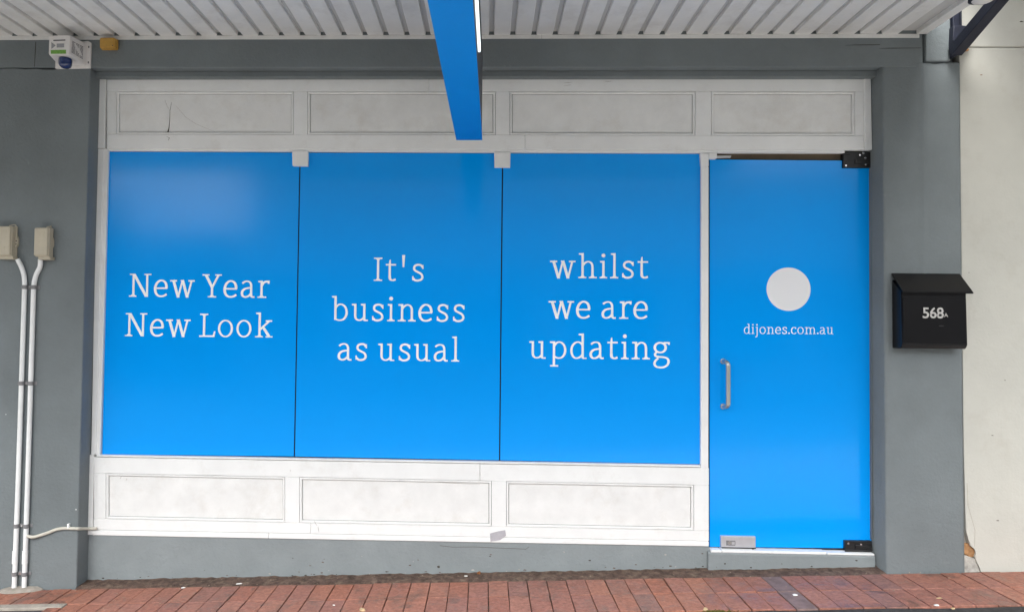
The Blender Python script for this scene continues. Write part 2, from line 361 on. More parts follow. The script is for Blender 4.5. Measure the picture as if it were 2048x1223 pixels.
for i in range(nx): fs.append((nz * (nx + 1) + i, nz * (nx + 1) + i + 1, b + 2 * nz + 1, b + 2 * nz)) if i == 0 else None
m.faces(vs, fs, True); pier = m.build('pier', GREY, wall)
MB().slab([(X(1849, 100, YW), zt + .006), (X(1898.5, 100, YW), zt + .006), (X(1897, 40, YW), 4.2), (X(1849, 40, YW), 4.2)], YW - 0.014, 0.4, 0.006, 2).build('pier_cap', GREY, wall)
MB().box(X(1899.5, 90, YW), PR - 0.002, YW + 0.05, 0.4, zt + 0.004, 4.2, 0.002).build('pier_cap', GREY, wall)
# horizontal tooling lines on the lintel's right end
for (pa, pb, py) in ((1758, 1842, 96.5), (1690, 1760, 90)):
    tag(MB().slab([(X(pa, py, YW), Z(pa, py + 1, YW)), (X(pb, py, YW), Z(pb, py, YW)), (X(pb, py, YW), Z(pb, py - .8, YW)), (X(pa + 20, py, YW), Z(pa, py - .2, YW))], YW - 0.0004, YW + .001).build('crack', MARK, wall), 'short hairline crack at the right end of the lintel')
# plinth below the panels, and door step
YP = 0.004
zl0, zl1 = Z(178, 1068.5, 0), Z(1416, 1091.5, 0)
xd0 = X(1418.5, 700, 0)
MB().slab([(LW - .05, -0.5), (xd0, -0.5), (xd0, zl1), (LW - .05, zl0)], YP, 0.4, 0.002).build('plinth', GREY2, wall)
zs = Z(1600, 1106, -0.02)
m = MB(); rr = random.Random(9)
prof = [(-0.024, -0.5), (-0.022, zs - 0.012), (-0.014, zs - 0.001), (0.3, zs + 0.006)]
xs = [xd0 - 0.012 + (RW - 0.012 - xd0 + .012) * i / 24 for i in range(25)]
vs = []
for x in xs:
    for (y, z) in prof: vs.append((x, y + rr.uniform(-.0015, .0015), z + (rr.uniform(-.0015, .0015) if z > 0 else 0)))
m.faces(vs, [(i * 4 + j, (i + 1) * 4 + j, (i + 1) * 4 + j + 1, i * 4 + j + 1) for i in range(24) for j in range(3)] + [(3, 2, 1, 0), (96, 97, 98, 99)])
m.build('door_step', GREY2, wall)
m = MB(); xm = X(1650, 1100, 0)
for a, c, dz in ((xd0 + .004, xd0 + .062, .0), (xd0 + .064, xm, .002), (xm + .002, RW - .014, -.001)):
    m2 = MB().box(a, c, -0.020 - rr.uniform(0, .003), 0.038, zs - .004, zs + 0.008 + dz, 0.003); m2.build('step_capping', WHITE, wall)
# upper facade above the awning, out of frame, so that no light leaks from behind
MB().box(-7.5, PR - .002, 0.0, 0.5, 4.2, 7.0).build('facade_wall', GREY, wall)
# flaked paint marks along the base
rr = random.Random(15)
for i in range(64):
    x = rr.uniform(LW + .05, RW - .05); y = YP if x < xd0 - .02 else -0.0235
    z = gz(x) + rr.choice([rr.uniform(0.006, 0.02), rr.uniform(0.006, 0.02), rr.uniform(0.01, 0.12)]); s = rr.uniform(.002, .007)
    n = rr.randint(5, 7); q = [(x + s * 1.8 * math.cos(6.28 * k / n) * rr.uniform(.4, 1), z + s * .7 * math.sin(6.28 * k / n) * rr.uniform(.4, 1)) for k in range(n)]
    MB().slab(q, y - 0.0012, y + .001).build('paint_chip', rr.choice([MORTAR, MARK, DIRT, DIRT]), wall)
for (px, py, s, mt) in ((877, 1133, .011, MARK), (12, 828, .004, SCUFF), (152, 1018, .005, SCUFF), (172, 880, .004, SCUFF), (1450, 1126, .006, MARK)):
    yy = YW if px < 160 else (0.0 if px < 176 else YP if px < 1418 else -.0235)
    x, z = P(px, py, yy); n = 7; rr = random.Random(px)
    MB().slab([(x + s * math.cos(6.28 * k / n) * rr.uniform(.5, 1.1), z + s * .8 * math.sin(6.28 * k / n) * rr.uniform(.5, 1.1)) for k in range(n)], yy - .0012, yy + .001).build('paint_chip', mt, wall)
# hairline crack wandering under the bottom rail
cr = [(880, 1090), (905, 1093), (950, 1092.5), (990, 1094.5), (1030, 1096), (1052, 1097), (1058, 1092)]
m = MB(); w_ = [P(a, c, YP) for a, c in cr]
for a, c in zip(w_, w_[1:]): m.slab([(a[0], a[1] - .0009), (c[0], c[1] - .0009), (c[0], c[1] + .0009), (a[0], a[1] + .0009)], YP - .0008, YP + .0005)
m.build('crack', MARK, wall)

# ------------------------------------------------------------------ neighbouring cream wall
ncw = thing('neighbour_wall', 'cream rendered wall right of the grey pier with broken render at its foot', 'wall', (PR, 0, gz(PR)))
YN = -0.098; xn = PR + 0.004; zc = Z(1990, 95.5, YN); gN = gz(xn)
def NP(px, py): return P(px, py, YN)
foot = [NP(1933, 1062), NP(1937, 1078), NP(1942, 1092), NP(1950, 1096), NP(1953, 1105), NP(1950, 1112), NP(1953, 1122), NP(1960, 1133), NP(1963, 1141)]
edge = [(xn, zc), (xn, Z(1928, 900, YN)), (xn + .003, Z(1929, 960, YN)), NP(1931, 1030)] + foot + [(foot[-1][0], -0.5), (9, -0.5), (9, zc)]
MB().slab(edge, YN, 0.3, 0.003).build('render_coat', CREAM, ncw)
MB().slab([(xn, zc + .0035), (9, zc + .0035), (9, 8), (xn, 8)], YN - 0.003, 0.3, 0.004).build('render_coat', CREAM, ncw)
MB().box(xn - .002, xn + 0.2, YN + 0.03, 0.2, Z(1940, 1088, YN), Z(1940, 1040, YN), 0).build('mortar', MORTAR, ncw)
MB().slab([NP(1929, 1096), NP(1929, 1088), NP(1958, 1086), NP(1960, 1112), NP(1945, 1116), NP(1930, 1108)], YN + 0.012, 0.1, 0.004).build('brick', RAWBRICK, ncw)
MB().slab([NP(1929, 1110), NP(1946, 1115), NP(1972, 1130), NP(1975, 1150), NP(1929, 1150)], YN + 0.008, 0.1, 0.003).build('mortar', MORTAR, ncw)
na = thing('neighbour_awning', 'plain awning over the cream wall, above the picture', 'awning', (xn + .5, YN, 3.45))
MB().box(xn - .04, 9, -3.0, YN - .005, 3.42, 3.47).build('soffit', SOFF, na)
MB().box(xn - .04, 9, -3.06, -3.001, 3.36, 3.8, .004).build('front_fascia', SOFF, na)
# hairline beside the break
m = MB(); ln = [NP(*q) for q in ((1934, 965), (1936, 1010), (1946, 1045), (1950, 1060), (1949, 1092))]
for a, c in zip(ln, ln[1:]): m.slab([(a[0] - .0007, a[1]), (a[0] + .0009, a[1]), (c[0] + .0009, c[1]), (c[0] - .0007, c[1])], YN - .0007, YN + .001)
m.build('crack', mat('cream_crack', (0.33, 0.30, 0.25), .9, .1), ncw)
for (px, py, s) in ((1962, 150, .006), (2042, 44, .008), (1938, 545, .003), (1985, 870, .005), (1995, 1040, .006), (2010, 760, .004)):
    x, z = NP(px, py); rr = random.Random(px); yy = YN - .003 if py < 95 else YN
    MB().slab([(x + s * 1.6 * math.cos(6.28 * k / 7) * rr.uniform(.4, 1.1), z + s * .5 * math.sin(6.28 * k / 7) * rr.uniform(.4, 1.1)) for k in range(7)], yy - .001, yy + .001).build('stain', LEAFB if py == 150 else MARK, ncw)

# ------------------------------------------------------------------ shopfront: white timber joinery and blue-filmed panes
sf = thing('shopfront', 'white timber panelled shopfront with three blue lettered window panes', 'shopfront', (0, 0, 0.2))
BV = 0.0022
# dark backing behind every joint
MB().slab([(LW - .02, zl0 + .01), (xd0 - .01, zl1 + .01), (xd0 - .01, Z(1410, 303, 0)), (LW - .02, Z(200, 297, 0))], 0.045, 0.055).build('backing', DARKGAP, sf)
MB().slab([(LW - .02, Z(200, 299, 0)), (RW + .01, Z(1740, 299, 0)), (RW + .01, Z(1740, 150, 0)), (LW - .02, Z(200, 150, 0))], 0.030, 0.040).build('backing', DARKGAP, sf)
def piece(name, q, y0=0.0, y1=0.03, mt=None, bev=BV, parent=None):
    return MB().slab([P(a, c, y0) for a, c in q], y0, y1, bev).build(name, mt or WHITE, parent or sf)
def panel(q, parent):
    """recessed field in a raised bead moulding; q = outer moulding corners TL TR BR BL in pixels"""
    c = [Vector(P(a, e, 0)) for a, e in q]; cen = sum(c, Vector((0, 0))) / 4
    def inset(d): return [Vector((v.x + (d if v.x < cen.x else -d), v.y + (d if v.y < cen.y else -d))) for v in c]
    f = MB().slab([tuple(v) for v in inset(0.0160)], 0.011, 0.03, 0.001).build('panel', PANEL, sf)
    prof = [(0.0016, 0.016), (0.0020, 0.0022), (0.0050, 0.0008), (0.0090, 0.0010), (0.0115, 0.0028), (0.0132, 0.0050), (0.0136, 0.016)]
    loops = [[(v.x, y, v.y) for v in inset(d)] for d, y in prof]
    m = MB(); vs = [p for l in loops for p in l]
    m.faces(vs, [(i * 4 + k, i * 4 + (k + 1) % 4, (i + 1) * 4 + (k + 1) % 4, (i + 1) * 4 + k) for i in range(len(prof) - 1) for k in range(4)])
    m.build('moulding', WHITE, f)
    return f
# fascia
t0, t1, b0, b1 = 153.3, 151.8, 297.3, 300
UP = [(232.5, 587), (615, 991), (1019.5, 1390.7), (1423, 1709.7)]
ut, ub = 183, 270
def yt(x): return 154.0 - 2.2 * x / 2048
def yb(x): return 297.2 + 3.0 * (x - 213) / 1530
def q4(x0, x1, f0, f1): return [(x0, f0(x0)), (x1, f0(x1)), (x1, f1(x1)), (x0, f1(x0))]
fut = lambda x: 182.4 + .6 * (x - 232) / 1500
fub = lambda x: 268.3 + 3 * (x - 232) / 1500
for a, c in ((213.7, 857.8), (858.2, 1728)): piece('rail', q4(a, c, yt, lambda x: fut(x) - .2))
for a, c in ((213.7, 1049.8), (1050.2, 1728)): piece('rail', q4(a, c, lambda x: fub(x) + .2, yb))
for a, c in ((213.7, 232.5), (587, 615), (991, 1019.5), (1390.7, 1423), (1709.7, 1728)): piece('stile', q4(a + .15, c - .15, fut, fub))
ups = []
for a, c in UP: ups.append(panel(q4(a, c, fut, fub), sf))
piece('cover_strip', [(197.5, 152.3), (211.5, 152.3), (209, 296.5), (194, 296.5)], -0.006, 0.03)
piece('cover_strip', [(1728.6, 151.9), (1742, 151.9), (1744.5, 299.5), (1729.6, 299.8)], -0.006, 0.03)
# window surround
piece('post', [(193.5, 297.3), (206.5, 297.3), (189.3, 908.3), (182.6 - 6, 908.3)][:0] or [(193.8, 297.4), (207.6, 297.4), (191.0, 908.2), (177.5 + 4.5, 908.2)], -0.003, 0.03)
piece('bead', [(208.4, 297.4), (216.6, 297.4), (199.8, 908.5), (191.8, 908.4)], 0.004, 0.03)
piece('head_bead', q4(217.2, 1434, lambda x: yb(x) + .3, lambda x: 301.6 + 4.6 * (x - 218) / 1182), 0.006, 0.03)
piece('head_bead', q4(1434.5, 1690, lambda x: yb(x) + .3, lambda x: 305.2 + .6 * (x - 1434) / 250), 0.006, 0.03)
piece('post', [(1402.5, 333), (1417.4, 333), (1417, 935.3), (1401.6, 934.9)], 0.002, 0.04)
piece('post_block', [(1400.6, 306.5), (1417.6, 306.5), (1417.6, 332.6), (1402.2, 332.6)], -0.001, 0.04)
piece('post_block', [(1418, 306.3), (1434.2, 306.3), (1434.2, 316.8), (1418, 316.8)], 0.000, 0.03)
# lower half: sill bead, rails, stiles, panels, base strip
sl0 = lambda x: 909.2 + 20.6 * (x - 204) / 1196
sl1 = lambda x: 913.0 + 20.9 * (x - 204) / 1196
piece('sill_bead', q4(192.2, 1400.8, sl0, sl1), -0.004, 0.03, bev=.003)
lrt = lambda x: 946 + 23 * (x - 211) / 1177
lrb = lambda x: 1037.3 + 22.7 * (x - 211) / 1177
lbb = lambda x: 1058.2 + 22.8 * (x - 188) / 1230
for a, c in ((187.6, 959.8), (960.2, 1418)): piece('rail', q4(a, c, lambda x: sl1(x) + 1.0, lambda x: lrt(x) - .2))
for a, c in ((187, 620.8), (621.2, 1418)): piece('rail', q4(a, c, lambda x: lrb(x) + .2, lbb))
LP = [(211.5, 569.8), (599, 983), (1012.6, 1387.7)]
for a, c in ((187.4, 211.5), (569.8, 599), (983, 1012.6), (1387.7, 1418)): piece('stile', q4(a + .15, c - .15, lrt, lrb))
lps = [panel(q4(a, c, lrt, lrb), sf) for a, c in LP]
piece('cover_strip', [(177, 908.6), (187, 908.6), (184.6, 1068.8), (174.6, 1068.6)], -0.006, 0.03)
for a, c in ((184.8, 536.8), (537.2, 1418)): piece('base_strip', q4(a, c, lambda x: lbb(x) + 1.1, lambda x: 1069.6 + 22.5 * (x - 174) / 1244), -0.004, 0.03, bev=.003)
# glass patch clips over the joins
for q in ([(584, 301.5), (616, 301.8), (615.5, 332), (585, 331.6)], [(988.5, 304.6), (1021, 304.8), (1020.4, 334.6), (989, 334.4)]):
    piece('glass_clip', q, -0.002, 0.018, bev=.0015)
# flaws on the joinery: grime trail and scratches in the first upper panel, tick of paint, scuffs
def trail(pts, wd, y, name, parent, mt=MARK):
    m = MB(); w_ = [P(a, c, y) for a, c in pts]; n = len(w_)
    for i in range(n - 1):
        a, c = w_[i], w_[i + 1]; wa, wc = wd[i] / 2, wd[i + 1] / 2
        d = Vector((c[0] - a[0], c[1] - a[1])).normalized(); nn = Vector((-d.y, d.x))
        m.slab([(a[0] + nn.x * wa, a[1] + nn.y * wa), (c[0] + nn.x * wc, c[1] + nn.y * wc), (c[0] - nn.x * wc, c[1] - nn.y * wc), (a[0] - nn.x * wa, a[1] - nn.y * wa)], y - .0008, y + .0006)
    return m.build(name, mt, parent)
GRIME = mat('soft_grime', (0.33, 0.29, 0.255), 0.9, 0.1)
trail([(343, 205), (340, 222), (339.5, 240), (338, 256), (336, 264)], [.0008, .002, .003, .004, .009], .011, 'grime_trail', ups[0])
trail([(340, 222), (334, 212), (330, 200)], [.001, .001, .0005], .011, 'grime_trail', ups[0], GRIME)
trail([(305, 266.3), (322, 266), (336, 264.8), (352, 266), (372, 267), (410, 267.3)], [.001, .003, .007, .005, .002, .001], .0105, 'grime_trail', ups[0])
trail([(352, 212), (372, 235), (392, 248), (430, 264)], [.0006, .001, .001, .0006], .011, 'grime_trail', ups[0], GRIME)
trail([(333, 273), (339, 276), (336, 281)], [.001, .002, .001], 0, 'grime_trail', ups[0])
for k, (x0, y0, x1, y1) in enumerate(((1128, 166, 1145, 164.5), (1128, 171, 1142, 170), (1210, 163, 1225, 162.5), (840, 961, 960, 968), (240, 957, 243, 951), (252, 960, 254, 956), (628, 1040, 634, 1050), (636, 1052, 638, 1063), (580, 938, 582, 942))):
    trail([(x0, y0), ((x0 + x1) / 2, (y0 + y1) / 2 + .4), (x1, y1)], [.0006, .0016, .0006], 0.011 if k in (3, 4, 5) else 0.0, 'scuff', sf, GRIME if k != 7 else MARK)

# panes: painted film on glass, seams between them
panes = []
PQ = [[(218.5, 303.5), (598.9, 305.5), (587.3, 911.8), (204.2, 907.6)],
      [(601.5, 305.5), (1004.0, 307), (997.8, 919.6), (589.9, 912)],
      [(1006.6, 307), (1400.6, 308), (1400.4, 927.4), (1000.4, 919.8)]]
for i, q in enumerate(PQ):
    o = piece('window_pane', q, 0.020, 0.030, BLUE, 0.0008)
    panes.append(o)
for a, c in (((600.2, 305), (588.6, 912)), ((1005.3, 307), (999.1, 920))):
    piece('seam', [(a[0] - 2.2, a[1]), (a[0] + 2.2, a[1]), (c[0] + 2.2, c[1]), (c[0] - 2.2, c[1])], 0.026, 0.034, NAVYGAP, 0)

# ------------------------------------------------------------------ serif lettering (cap height = 100 units)
TK, TN = 9.6, 6.2
def st(pts, tk=TK, tn=TN, sm=True, n=7, closed=False):
    """stroke with upright stress: thick where it runs vertically, thin where it runs flat"""
    p = smooth_path(pts, n, closed) if sm else [Vector(v) for v in pts]
    out = []; N = len(p); L = []; Rr = []
    for i in range(N):
        d = (p[(i + 1) % N] - p[(i - 1) % N]) if closed else (p[min(i + 1, N - 1)] - p[max(i - 1, 0)])
        d.normalize(); wd = (tn + (tk - tn) * abs(d.y) ** 1.4) / 2; nn = Vector((-d.y, d.x)) * wd
        L.append(p[i] + nn); Rr.append(p[i] - nn)
    for i in range(N if closed else N - 1):
        j = (i + 1) % N; out.append([L[i], Rr[i], Rr[j], L[j]])
    return out
def ln(x0, y0, x1, y1, w0=TK, w1=None):
    w1 = w0 if w1 is None else w1; d = Vector((x1 - x0, y1 - y0)).normalized(); nn = Vector((-d.y, d.x)); a, c = Vector((x0, y0)), Vector((x1, y1))
    return [[a + nn * w0 / 2, a - nn * w0 / 2, c - nn * w1 / 2, c + nn * w1 / 2]]
def bar(x0, x1, y0, y1): return [[Vector((x0, y0)), Vector((x1, y0)), Vector((x1, y1)), Vector((x0, y1))]]
def vs_(x, y0, y1, w_=TK): return bar(x - w_ / 2, x + w_ / 2, y0, y1)
def dot(x, y, r, n=18): return [[Vector((x + r * math.cos(6.2832 * k / n), y + r * math.sin(6.2832 * k / n))) for k in range(n)]]
def foot_(x0, x1, xc):      # bracketed slab serif on the baseline
    h = 5.7; return bar(x0, x1, 0, h) + [[Vector((xc - 10, h - .2)), Vector((xc + 10, h - .2)), Vector((xc + 5, h + 5)), Vector((xc - 5, h + 5))]]
def flag(x0, xc, yt_): return [[Vector((x0, yt_ - 6.6)), Vector((xc, yt_ - 9.5)), Vector((xc + 4, yt_)), Vector((x0, yt_ - 0.6))]]
def head_(x0, x1, xc, H): h = 5.7; return bar(x0, x1, H - h, H) + [[Vector((xc - 5, H - h - 5)), Vector((xc + 5, H - h - 5)), Vector((xc + 10, H - h + .2)), Vector((xc - 10, H - h + .2))]]
XH, AS = 74, 107
def arch(x, xr): return st([(x, 52), (x + 7, 62), (x + 17, 69), (x + 27, 70), (xr - 6, 65), (xr - 1, 55), (xr, 42)]) + vs_(xr, 0, 43)
G = {
 'i': (32, vs_(16, 0, XH) + foot_(0, 32, 16) + flag(2, 16, XH) + dot(16, 97, 8.2)),
 'l': (34, vs_(18, 0, AS) + foot_(0, 34, 18) + flag(3, 18, AS)),
 'n': (77, vs_(18, 0, XH) + foot_(0, 34, 18) + flag(2, 18, XH) + arch(18, 60) + foot_(45, 77, 60)),
 'm': (118, vs_(18, 0, XH) + foot_(0, 34, 18) + flag(2, 18, XH) + arch(18, 59) + foot_(45, 74, 59) + arch(59, 100) + foot_(86, 117, 100)),
 'h': (78, vs_(18, 0, AS) + foot_(0, 34, 18) + flag(2, 18, AS) + arch(18, 60) + foot_(45, 78, 60)),
 'u': (70, vs_(15, 24, XH) + flag(0, 15, XH) + st([(15, 26), (16.5, 14), (23, 6), (34, 3.6), (45, 7.5), (54, 17)]) + vs_(54, 3, XH) + flag(39, 54, XH) + bar(54, 70, 0, 5.7) + [[Vector((48.4, 4)), Vector((54, 0)), Vector((60, 0)), Vector((59.6, 8))]]),
 'r': (52, vs_(17, 0, XH) + foot_(0, 38, 17) + flag(2, 17, XH) + st([(17, 50), (23, 62), (32, 69), (42, 70.5), (50, 70)], 10, 8.5) + [[Vector((44, 61)), Vector((51, 61)), Vector((52.5, 74.6)), Vector((42, 74.6))]]),
 'a': (61, st([(7, 62), (17, 69), (29, 71), (39, 67.5), (44.5, 58), (45.5, 46)]) + vs_(45.5, 14, 48) + st([(45.5, 16), (47, 7), (52, 3.4), (61, 3.6)], 10, 7) + st([(45.5, 43), (33, 42), (18, 38), (8.5, 29), (6, 19), (9, 8.5), (18, 3.6), (28, 4.5), (38, 10), (45.5, 19)], 10.5, 7.2)),
 's': (52, st([(45, 60), (40, 68), (28, 71), (15, 67.5), (9.5, 57), (13, 47), (26, 39.5), (39, 32), (45.5, 20), (41, 8.5), (27, 3), (13, 5), (7, 12)], 9.5, 8.4) + ln(46.3, 70, 47.2, 53, 7.5, 5.5) + ln(5.6, 4, 4.2, 22, 7.5, 5.5)),
 'e': (62, bar(8, 59, 34.6, 41.4) + st([(55.6, 38), (54.6, 52), (49, 64), (38, 71), (25, 70), (13.5, 60), (7, 45), (6, 33), (9, 18), (18, 7), (30, 3.2), (44, 5), (57, 12.5)], 11, 7.6)),
 'o': (66, st([(33 + 28 * math.cos(6.2832 * k / 12), 37 + 34.5 * math.sin(6.2832 * k / 12)) for k in range(12)], closed=True, n=4)),
 'c': (56, st([(51, 57), (45, 67), (33, 71), (20, 66), (9.5, 54), (6, 38), (9, 20), (18, 7.5), (31, 3.2), (43, 5), (54, 13)], 11, 7.6) + ln(51, 71, 51.5, 53, 7.5, 6)),
 't': (44, [[Vector((11.4, 66)), Vector((22.6, 66)), Vector((20.5, 92)), Vector((15.5, 90))]] + vs_(17, 20, 70) + st([(17, 22), (18.5, 10), (25, 4.2), (34, 4), (43, 7.5)], 11, 7.6) + bar(0, 44, 66.6, 73.4)),
 'w': (108, ln(14, 74, 36.5, -1, 11.5) + ln(36, -1, 54, 72, 8.2) + ln(54.5, 74, 76.5, -1, 11.5) + ln(76, -1, 95, 74, 8.2) + bar(0, 30, 67.4, 74) + bar(46, 60, 68.5, 74.4) + bar(80, 108, 67.4, 74) + bar(31, 42, -1.5, 5) + bar(71, 82, -1.5, 5)),
 'k': (75, vs_(19, 0, AS) + foot_(0, 34, 19) + flag(3, 19, AS) + ln(22, 34, 60, 70, 8.2) + bar(45, 73, 67.4, 74) + ln(33, 46, 61, 4, 11.2) + bar(46, 76, 0, 5.7)),
 'b': (71, vs_(16, 4, AS) + flag(0, 16, AS) + st([(16, 54), (23, 64), (34, 70.5), (47, 69), (59, 58), (64.5, 39), (61, 20), (51, 7), (38, 3), (26, 4), (15, 8.5)])),
 'd': (71, vs_(54, 3, AS) + flag(37, 54, AS) + bar(54, 71, 0, 5.7) + st([(54, 56), (47, 66), (36, 71), (23, 68), (11, 55), (6.5, 36), (10, 17), (19, 5.5), (31, 3.2), (44, 8.5), (54, 19)])),
 'p': (73, vs_(19, -33, XH) + flag(2, 19, XH) + bar(3, 37, -33, -26.6) + st([(19, 52), (27, 64), (38, 70.5), (51, 68), (62, 56), (66.5, 38), (63, 19), (53, 6.5), (40, 3), (28, 5.5), (19, 11)])),
 'g': (71, st([(30 + 23 * math.cos(6.2832 * k / 12), 50 + 20.5 * math.sin(6.2832 * k / 12)) for k in range(12)], 10.5, 7.2, closed=True, n=4) + bar(44, 70, 66.4, 73.6) + [[Vector((63, 62)), Vector((70, 62)), Vector((70.5, 73.6)), Vector((64, 73.6))]] + st([(19, 33), (11, 27), (8, 20), (13, 13.5), (24, 11)], 9.5, 7.6) + st([(20, 11), (44, 9.5), (58, 5), (65, -6), (61, -21), (47, -31.5), (30, -34), (13, -30), (6, -19), (10, -6), (22, 6)], 10, 7.2)),
 'j': (32, vs_(18, -12, XH) + flag(3, 18, XH) + st([(18, -10), (16.5, -21), (10, -29), (0, -33)], 11, 7) + dot(17, 97, 8.2)),
 '.': (17, dot(8.5, 8, 8.4)),
 "'": (13, [[Vector((3.2, 60)), Vector((9.8, 60)), Vector((13, 112)), Vector((0, 112))]]),
 'N': (97, vs_(19, 0, 99, 9.2) + foot_(0, 33, 18) + bar(2, 24, 94.2, 100) + [[Vector((13, 100)), Vector((26.5, 100)), Vector((84, 0)), Vector((70.5, 0))]] + vs_(79, 0, 99, 9.2) + bar(66, 97, 94.2, 100)),
 'Y': (85, ln(15, 98, 43.5, 43, 11.6) + ln(71, 98, 43.5, 43, 9) + vs_(43, 0, 47) + bar(0, 31, 94.2, 100) + bar(56, 85, 94.2, 100) + foot_(25, 62, 43)),
 'L': (71, vs_(21, 0, 99) + head_(3, 38, 21, 100) + bar(0, 66, 0, 6.8) + [[Vector((58, 3)), Vector((67, 0)), Vector((71, 25)), Vector((65, 24))]]),
 'I': (36, vs_(18, 0, 99) + foot_(0, 36, 18) + head_(0, 36, 18, 100)),
}
def lettering(items, base, U, Y, label, parent, name='lettering'):
    """items: (character, left edge in metres); base: function x -> baseline height"""
    m = MB()
    for ch, x in items:
        polys = G[ch][1]; vs, fs = [], []
        for p in polys:
            a = sum(p[i].x * p[(i + 1) % len(p)].y - p[(i + 1) % len(p)].x * p[i].y for i in range(len(p)))
            if a < 0: p = p[::-1]
            fs.append(list(range(len(vs), len(vs) + len(p)))); vs += [Vector((v.x, v.y)) for v in p]
        r = delaunay_2d_cdt(vs, [], fs, 0, 1e-4)
        ov, of, orig = r[0], r[2], r[5]
        keep = [f for f, og in zip(of, orig) if len(og) > 0]
        m.faces([(x + v.x * U, Y, base(x + v.x * U) + v.y * U) for v in ov], keep)
    bmesh.ops.dissolve_limit(m.bm, angle_limit=0.002, verts=m.bm.verts[:], edges=m.bm.edges[:])
    for f in m.bm.faces:
        pass
    o = m.build(name, LETTER, parent); o['label'] = label
    for p in o.data.polygons:
        if p.normal.y > 0: o.data.flip_normals(); break
    return o
YG = 0.0192
def line_px(text, lefts, b0, b1, U, label, parent):
    """lefts: left edge of each letter in pixels; b0/b1: (x, y) baseline pixels at both ends"""
    it = [(c, X(x, (b0[1] + b1[1]) / 2 - 20, YG)) for c, x in zip(text, lefts)]
    A, B = P(*b0, YG), P(*b1, YG); k = (B[1] - A[1]) / (B[0] - A[0])
    return lettering(it, lambda x: A[1] + (x - A[0]) * k, U, YG, label, parent)
def z5(l, f, o): return [o + v / f for v in l]
U = 0.001345
NB = ((262, 593), (535, 595.4)); line_px('New', z5([195, 447, 612], 5.095, 220), *NB, U, 'white serif word New, upper line', panes[0])
line_px('Year', z5([940, 1155, 1332, 1505], 5.095, 220), *NB, U, 'white serif word Year', panes[0])
NB = ((255, 671.8), (540, 674.4)); line_px('New', z5([153, 407, 570], 5.095, 220), *NB, U, 'white serif word New, lower line', panes[0])
line_px('Look', z5([910, 1100, 1288, 1480], 5.095, 220), *NB, U, 'white serif word Look', panes[0])
line_px("It's", z5([558, 662, 803, 890], 4.3675, 620), (748, 561.3), (848, 562.3), U, "white serif word It's", panes[1])
line_px('business', z5([190, 365, 540, 675, 768, 946, 1105, 1247], 4.3675, 620), (664, 641), (930, 643.2), U, 'white serif word business', panes[1])
NB = ((675, 720.2), (918, 722.6)); line_px('as', z5([240, 395], 4.3675, 620), *NB, U, 'white serif word as', panes[1])
line_px('usual', z5([595, 773, 908, 1080, 1235], 4.3675, 620), *NB, U, 'white serif word usual', panes[1])
line_px('whilst', z5([350, 597, 783, 875, 977, 1115], 4.3675, 1020), (1100, 555.6), (1296, 556.6), U, 'white serif word whilst', panes[2])
NB = ((1098, 636.2), (1296, 637.4)); line_px('we', z5([337, 576], 4.3675, 1020), *NB, U, 'white serif word we', panes[2])
line_px('are', z5([798, 955, 1077], 4.3675, 1020), *NB, U, 'white serif word are', panes[2])
line_px('updating', z5([168, 345, 523, 693, 850, 970, 1063, 1250], 4.3675, 1020), (1060, 716.4), (1338, 718.4), U, 'white serif word updating', panes[2])

# ------------------------------------------------------------------ glass door
YD = 0.030
door = thing('glass_door', 'blue-filmed glass door with steel pull handle beside the grey pier', 'door', (xd0, YD, zs))
leaf = MB().slab([P(1419.6, 318.8, YD), P(1741.2, 321.5, YD), P(1743.2, 1095.8, YD), P(1419.4, 1092.3, YD)], YD, YD + .012, .001).build('door_leaf', BLUE, door)
MB().slab([P(1418.0, 317.5, YD), P(1742.5, 320, YD), P(1744.5, 1096.8, YD), P(1418, 1093.4, YD)], YD + .004, YD + .010, 0).build('edge_seal', NAVYGAP, leaf)
# what shows through the slot over the door: shop ceiling timber, paled and brought forward to read as lit, and a dark void
MB().box(xd0 - .02, RW - .002, 0.065, 0.09, Z(1500, 322, .065), Z(1500, 296, .065)).build('transom_board', BROWN, sf)
MB().box(xd0 - .02, RW + .05, 0.30, 0.32, zs - .1, Z(1500, 250, .3)).build('backing', DARKGAP, sf)
MB().slab([P(1434, 311, .05), P(1463, 311, .05), P(1461, 316, .05), P(1434, 317, .05)], 0.05, 0.064, .001).build('ceiling_batten', PVC, sf)
# text and the round sticker (plain)
A, B = P(1487.5, 667, YD), P(1666.5, 667.8, YD)
txt = 'dijones.com.au'; gap = {'.': 12}; xs_, x = [], 0
for i, ch in enumerate(txt):
    xs_.append(x); x += G[ch][0] + (10 if ch in 'dinmu' else 12)
U2 = (B[0] - A[0]) / (x - 10)
k_ = (B[1] - A[1]) / (B[0] - A[0])
lettering([(c, A[0] + q * U2) for c, q in zip(txt, xs_)], lambda x: A[1] + (x - A[0]) * k_, U2, YD - .0008, 'small white serif web address dijones.com.au', leaf)
cx, cz = P(1577, 578, YD)
tag(MB().disc(cx, YD - .0008, cz, (X(1621, 578, YD) - X(1533, 578, YD)) / 2, .0006, 56).build('round_sticker', mat('sticker_white', (0.80, 0.81, 0.83), .5, .3), leaf), 'plain white round sticker')
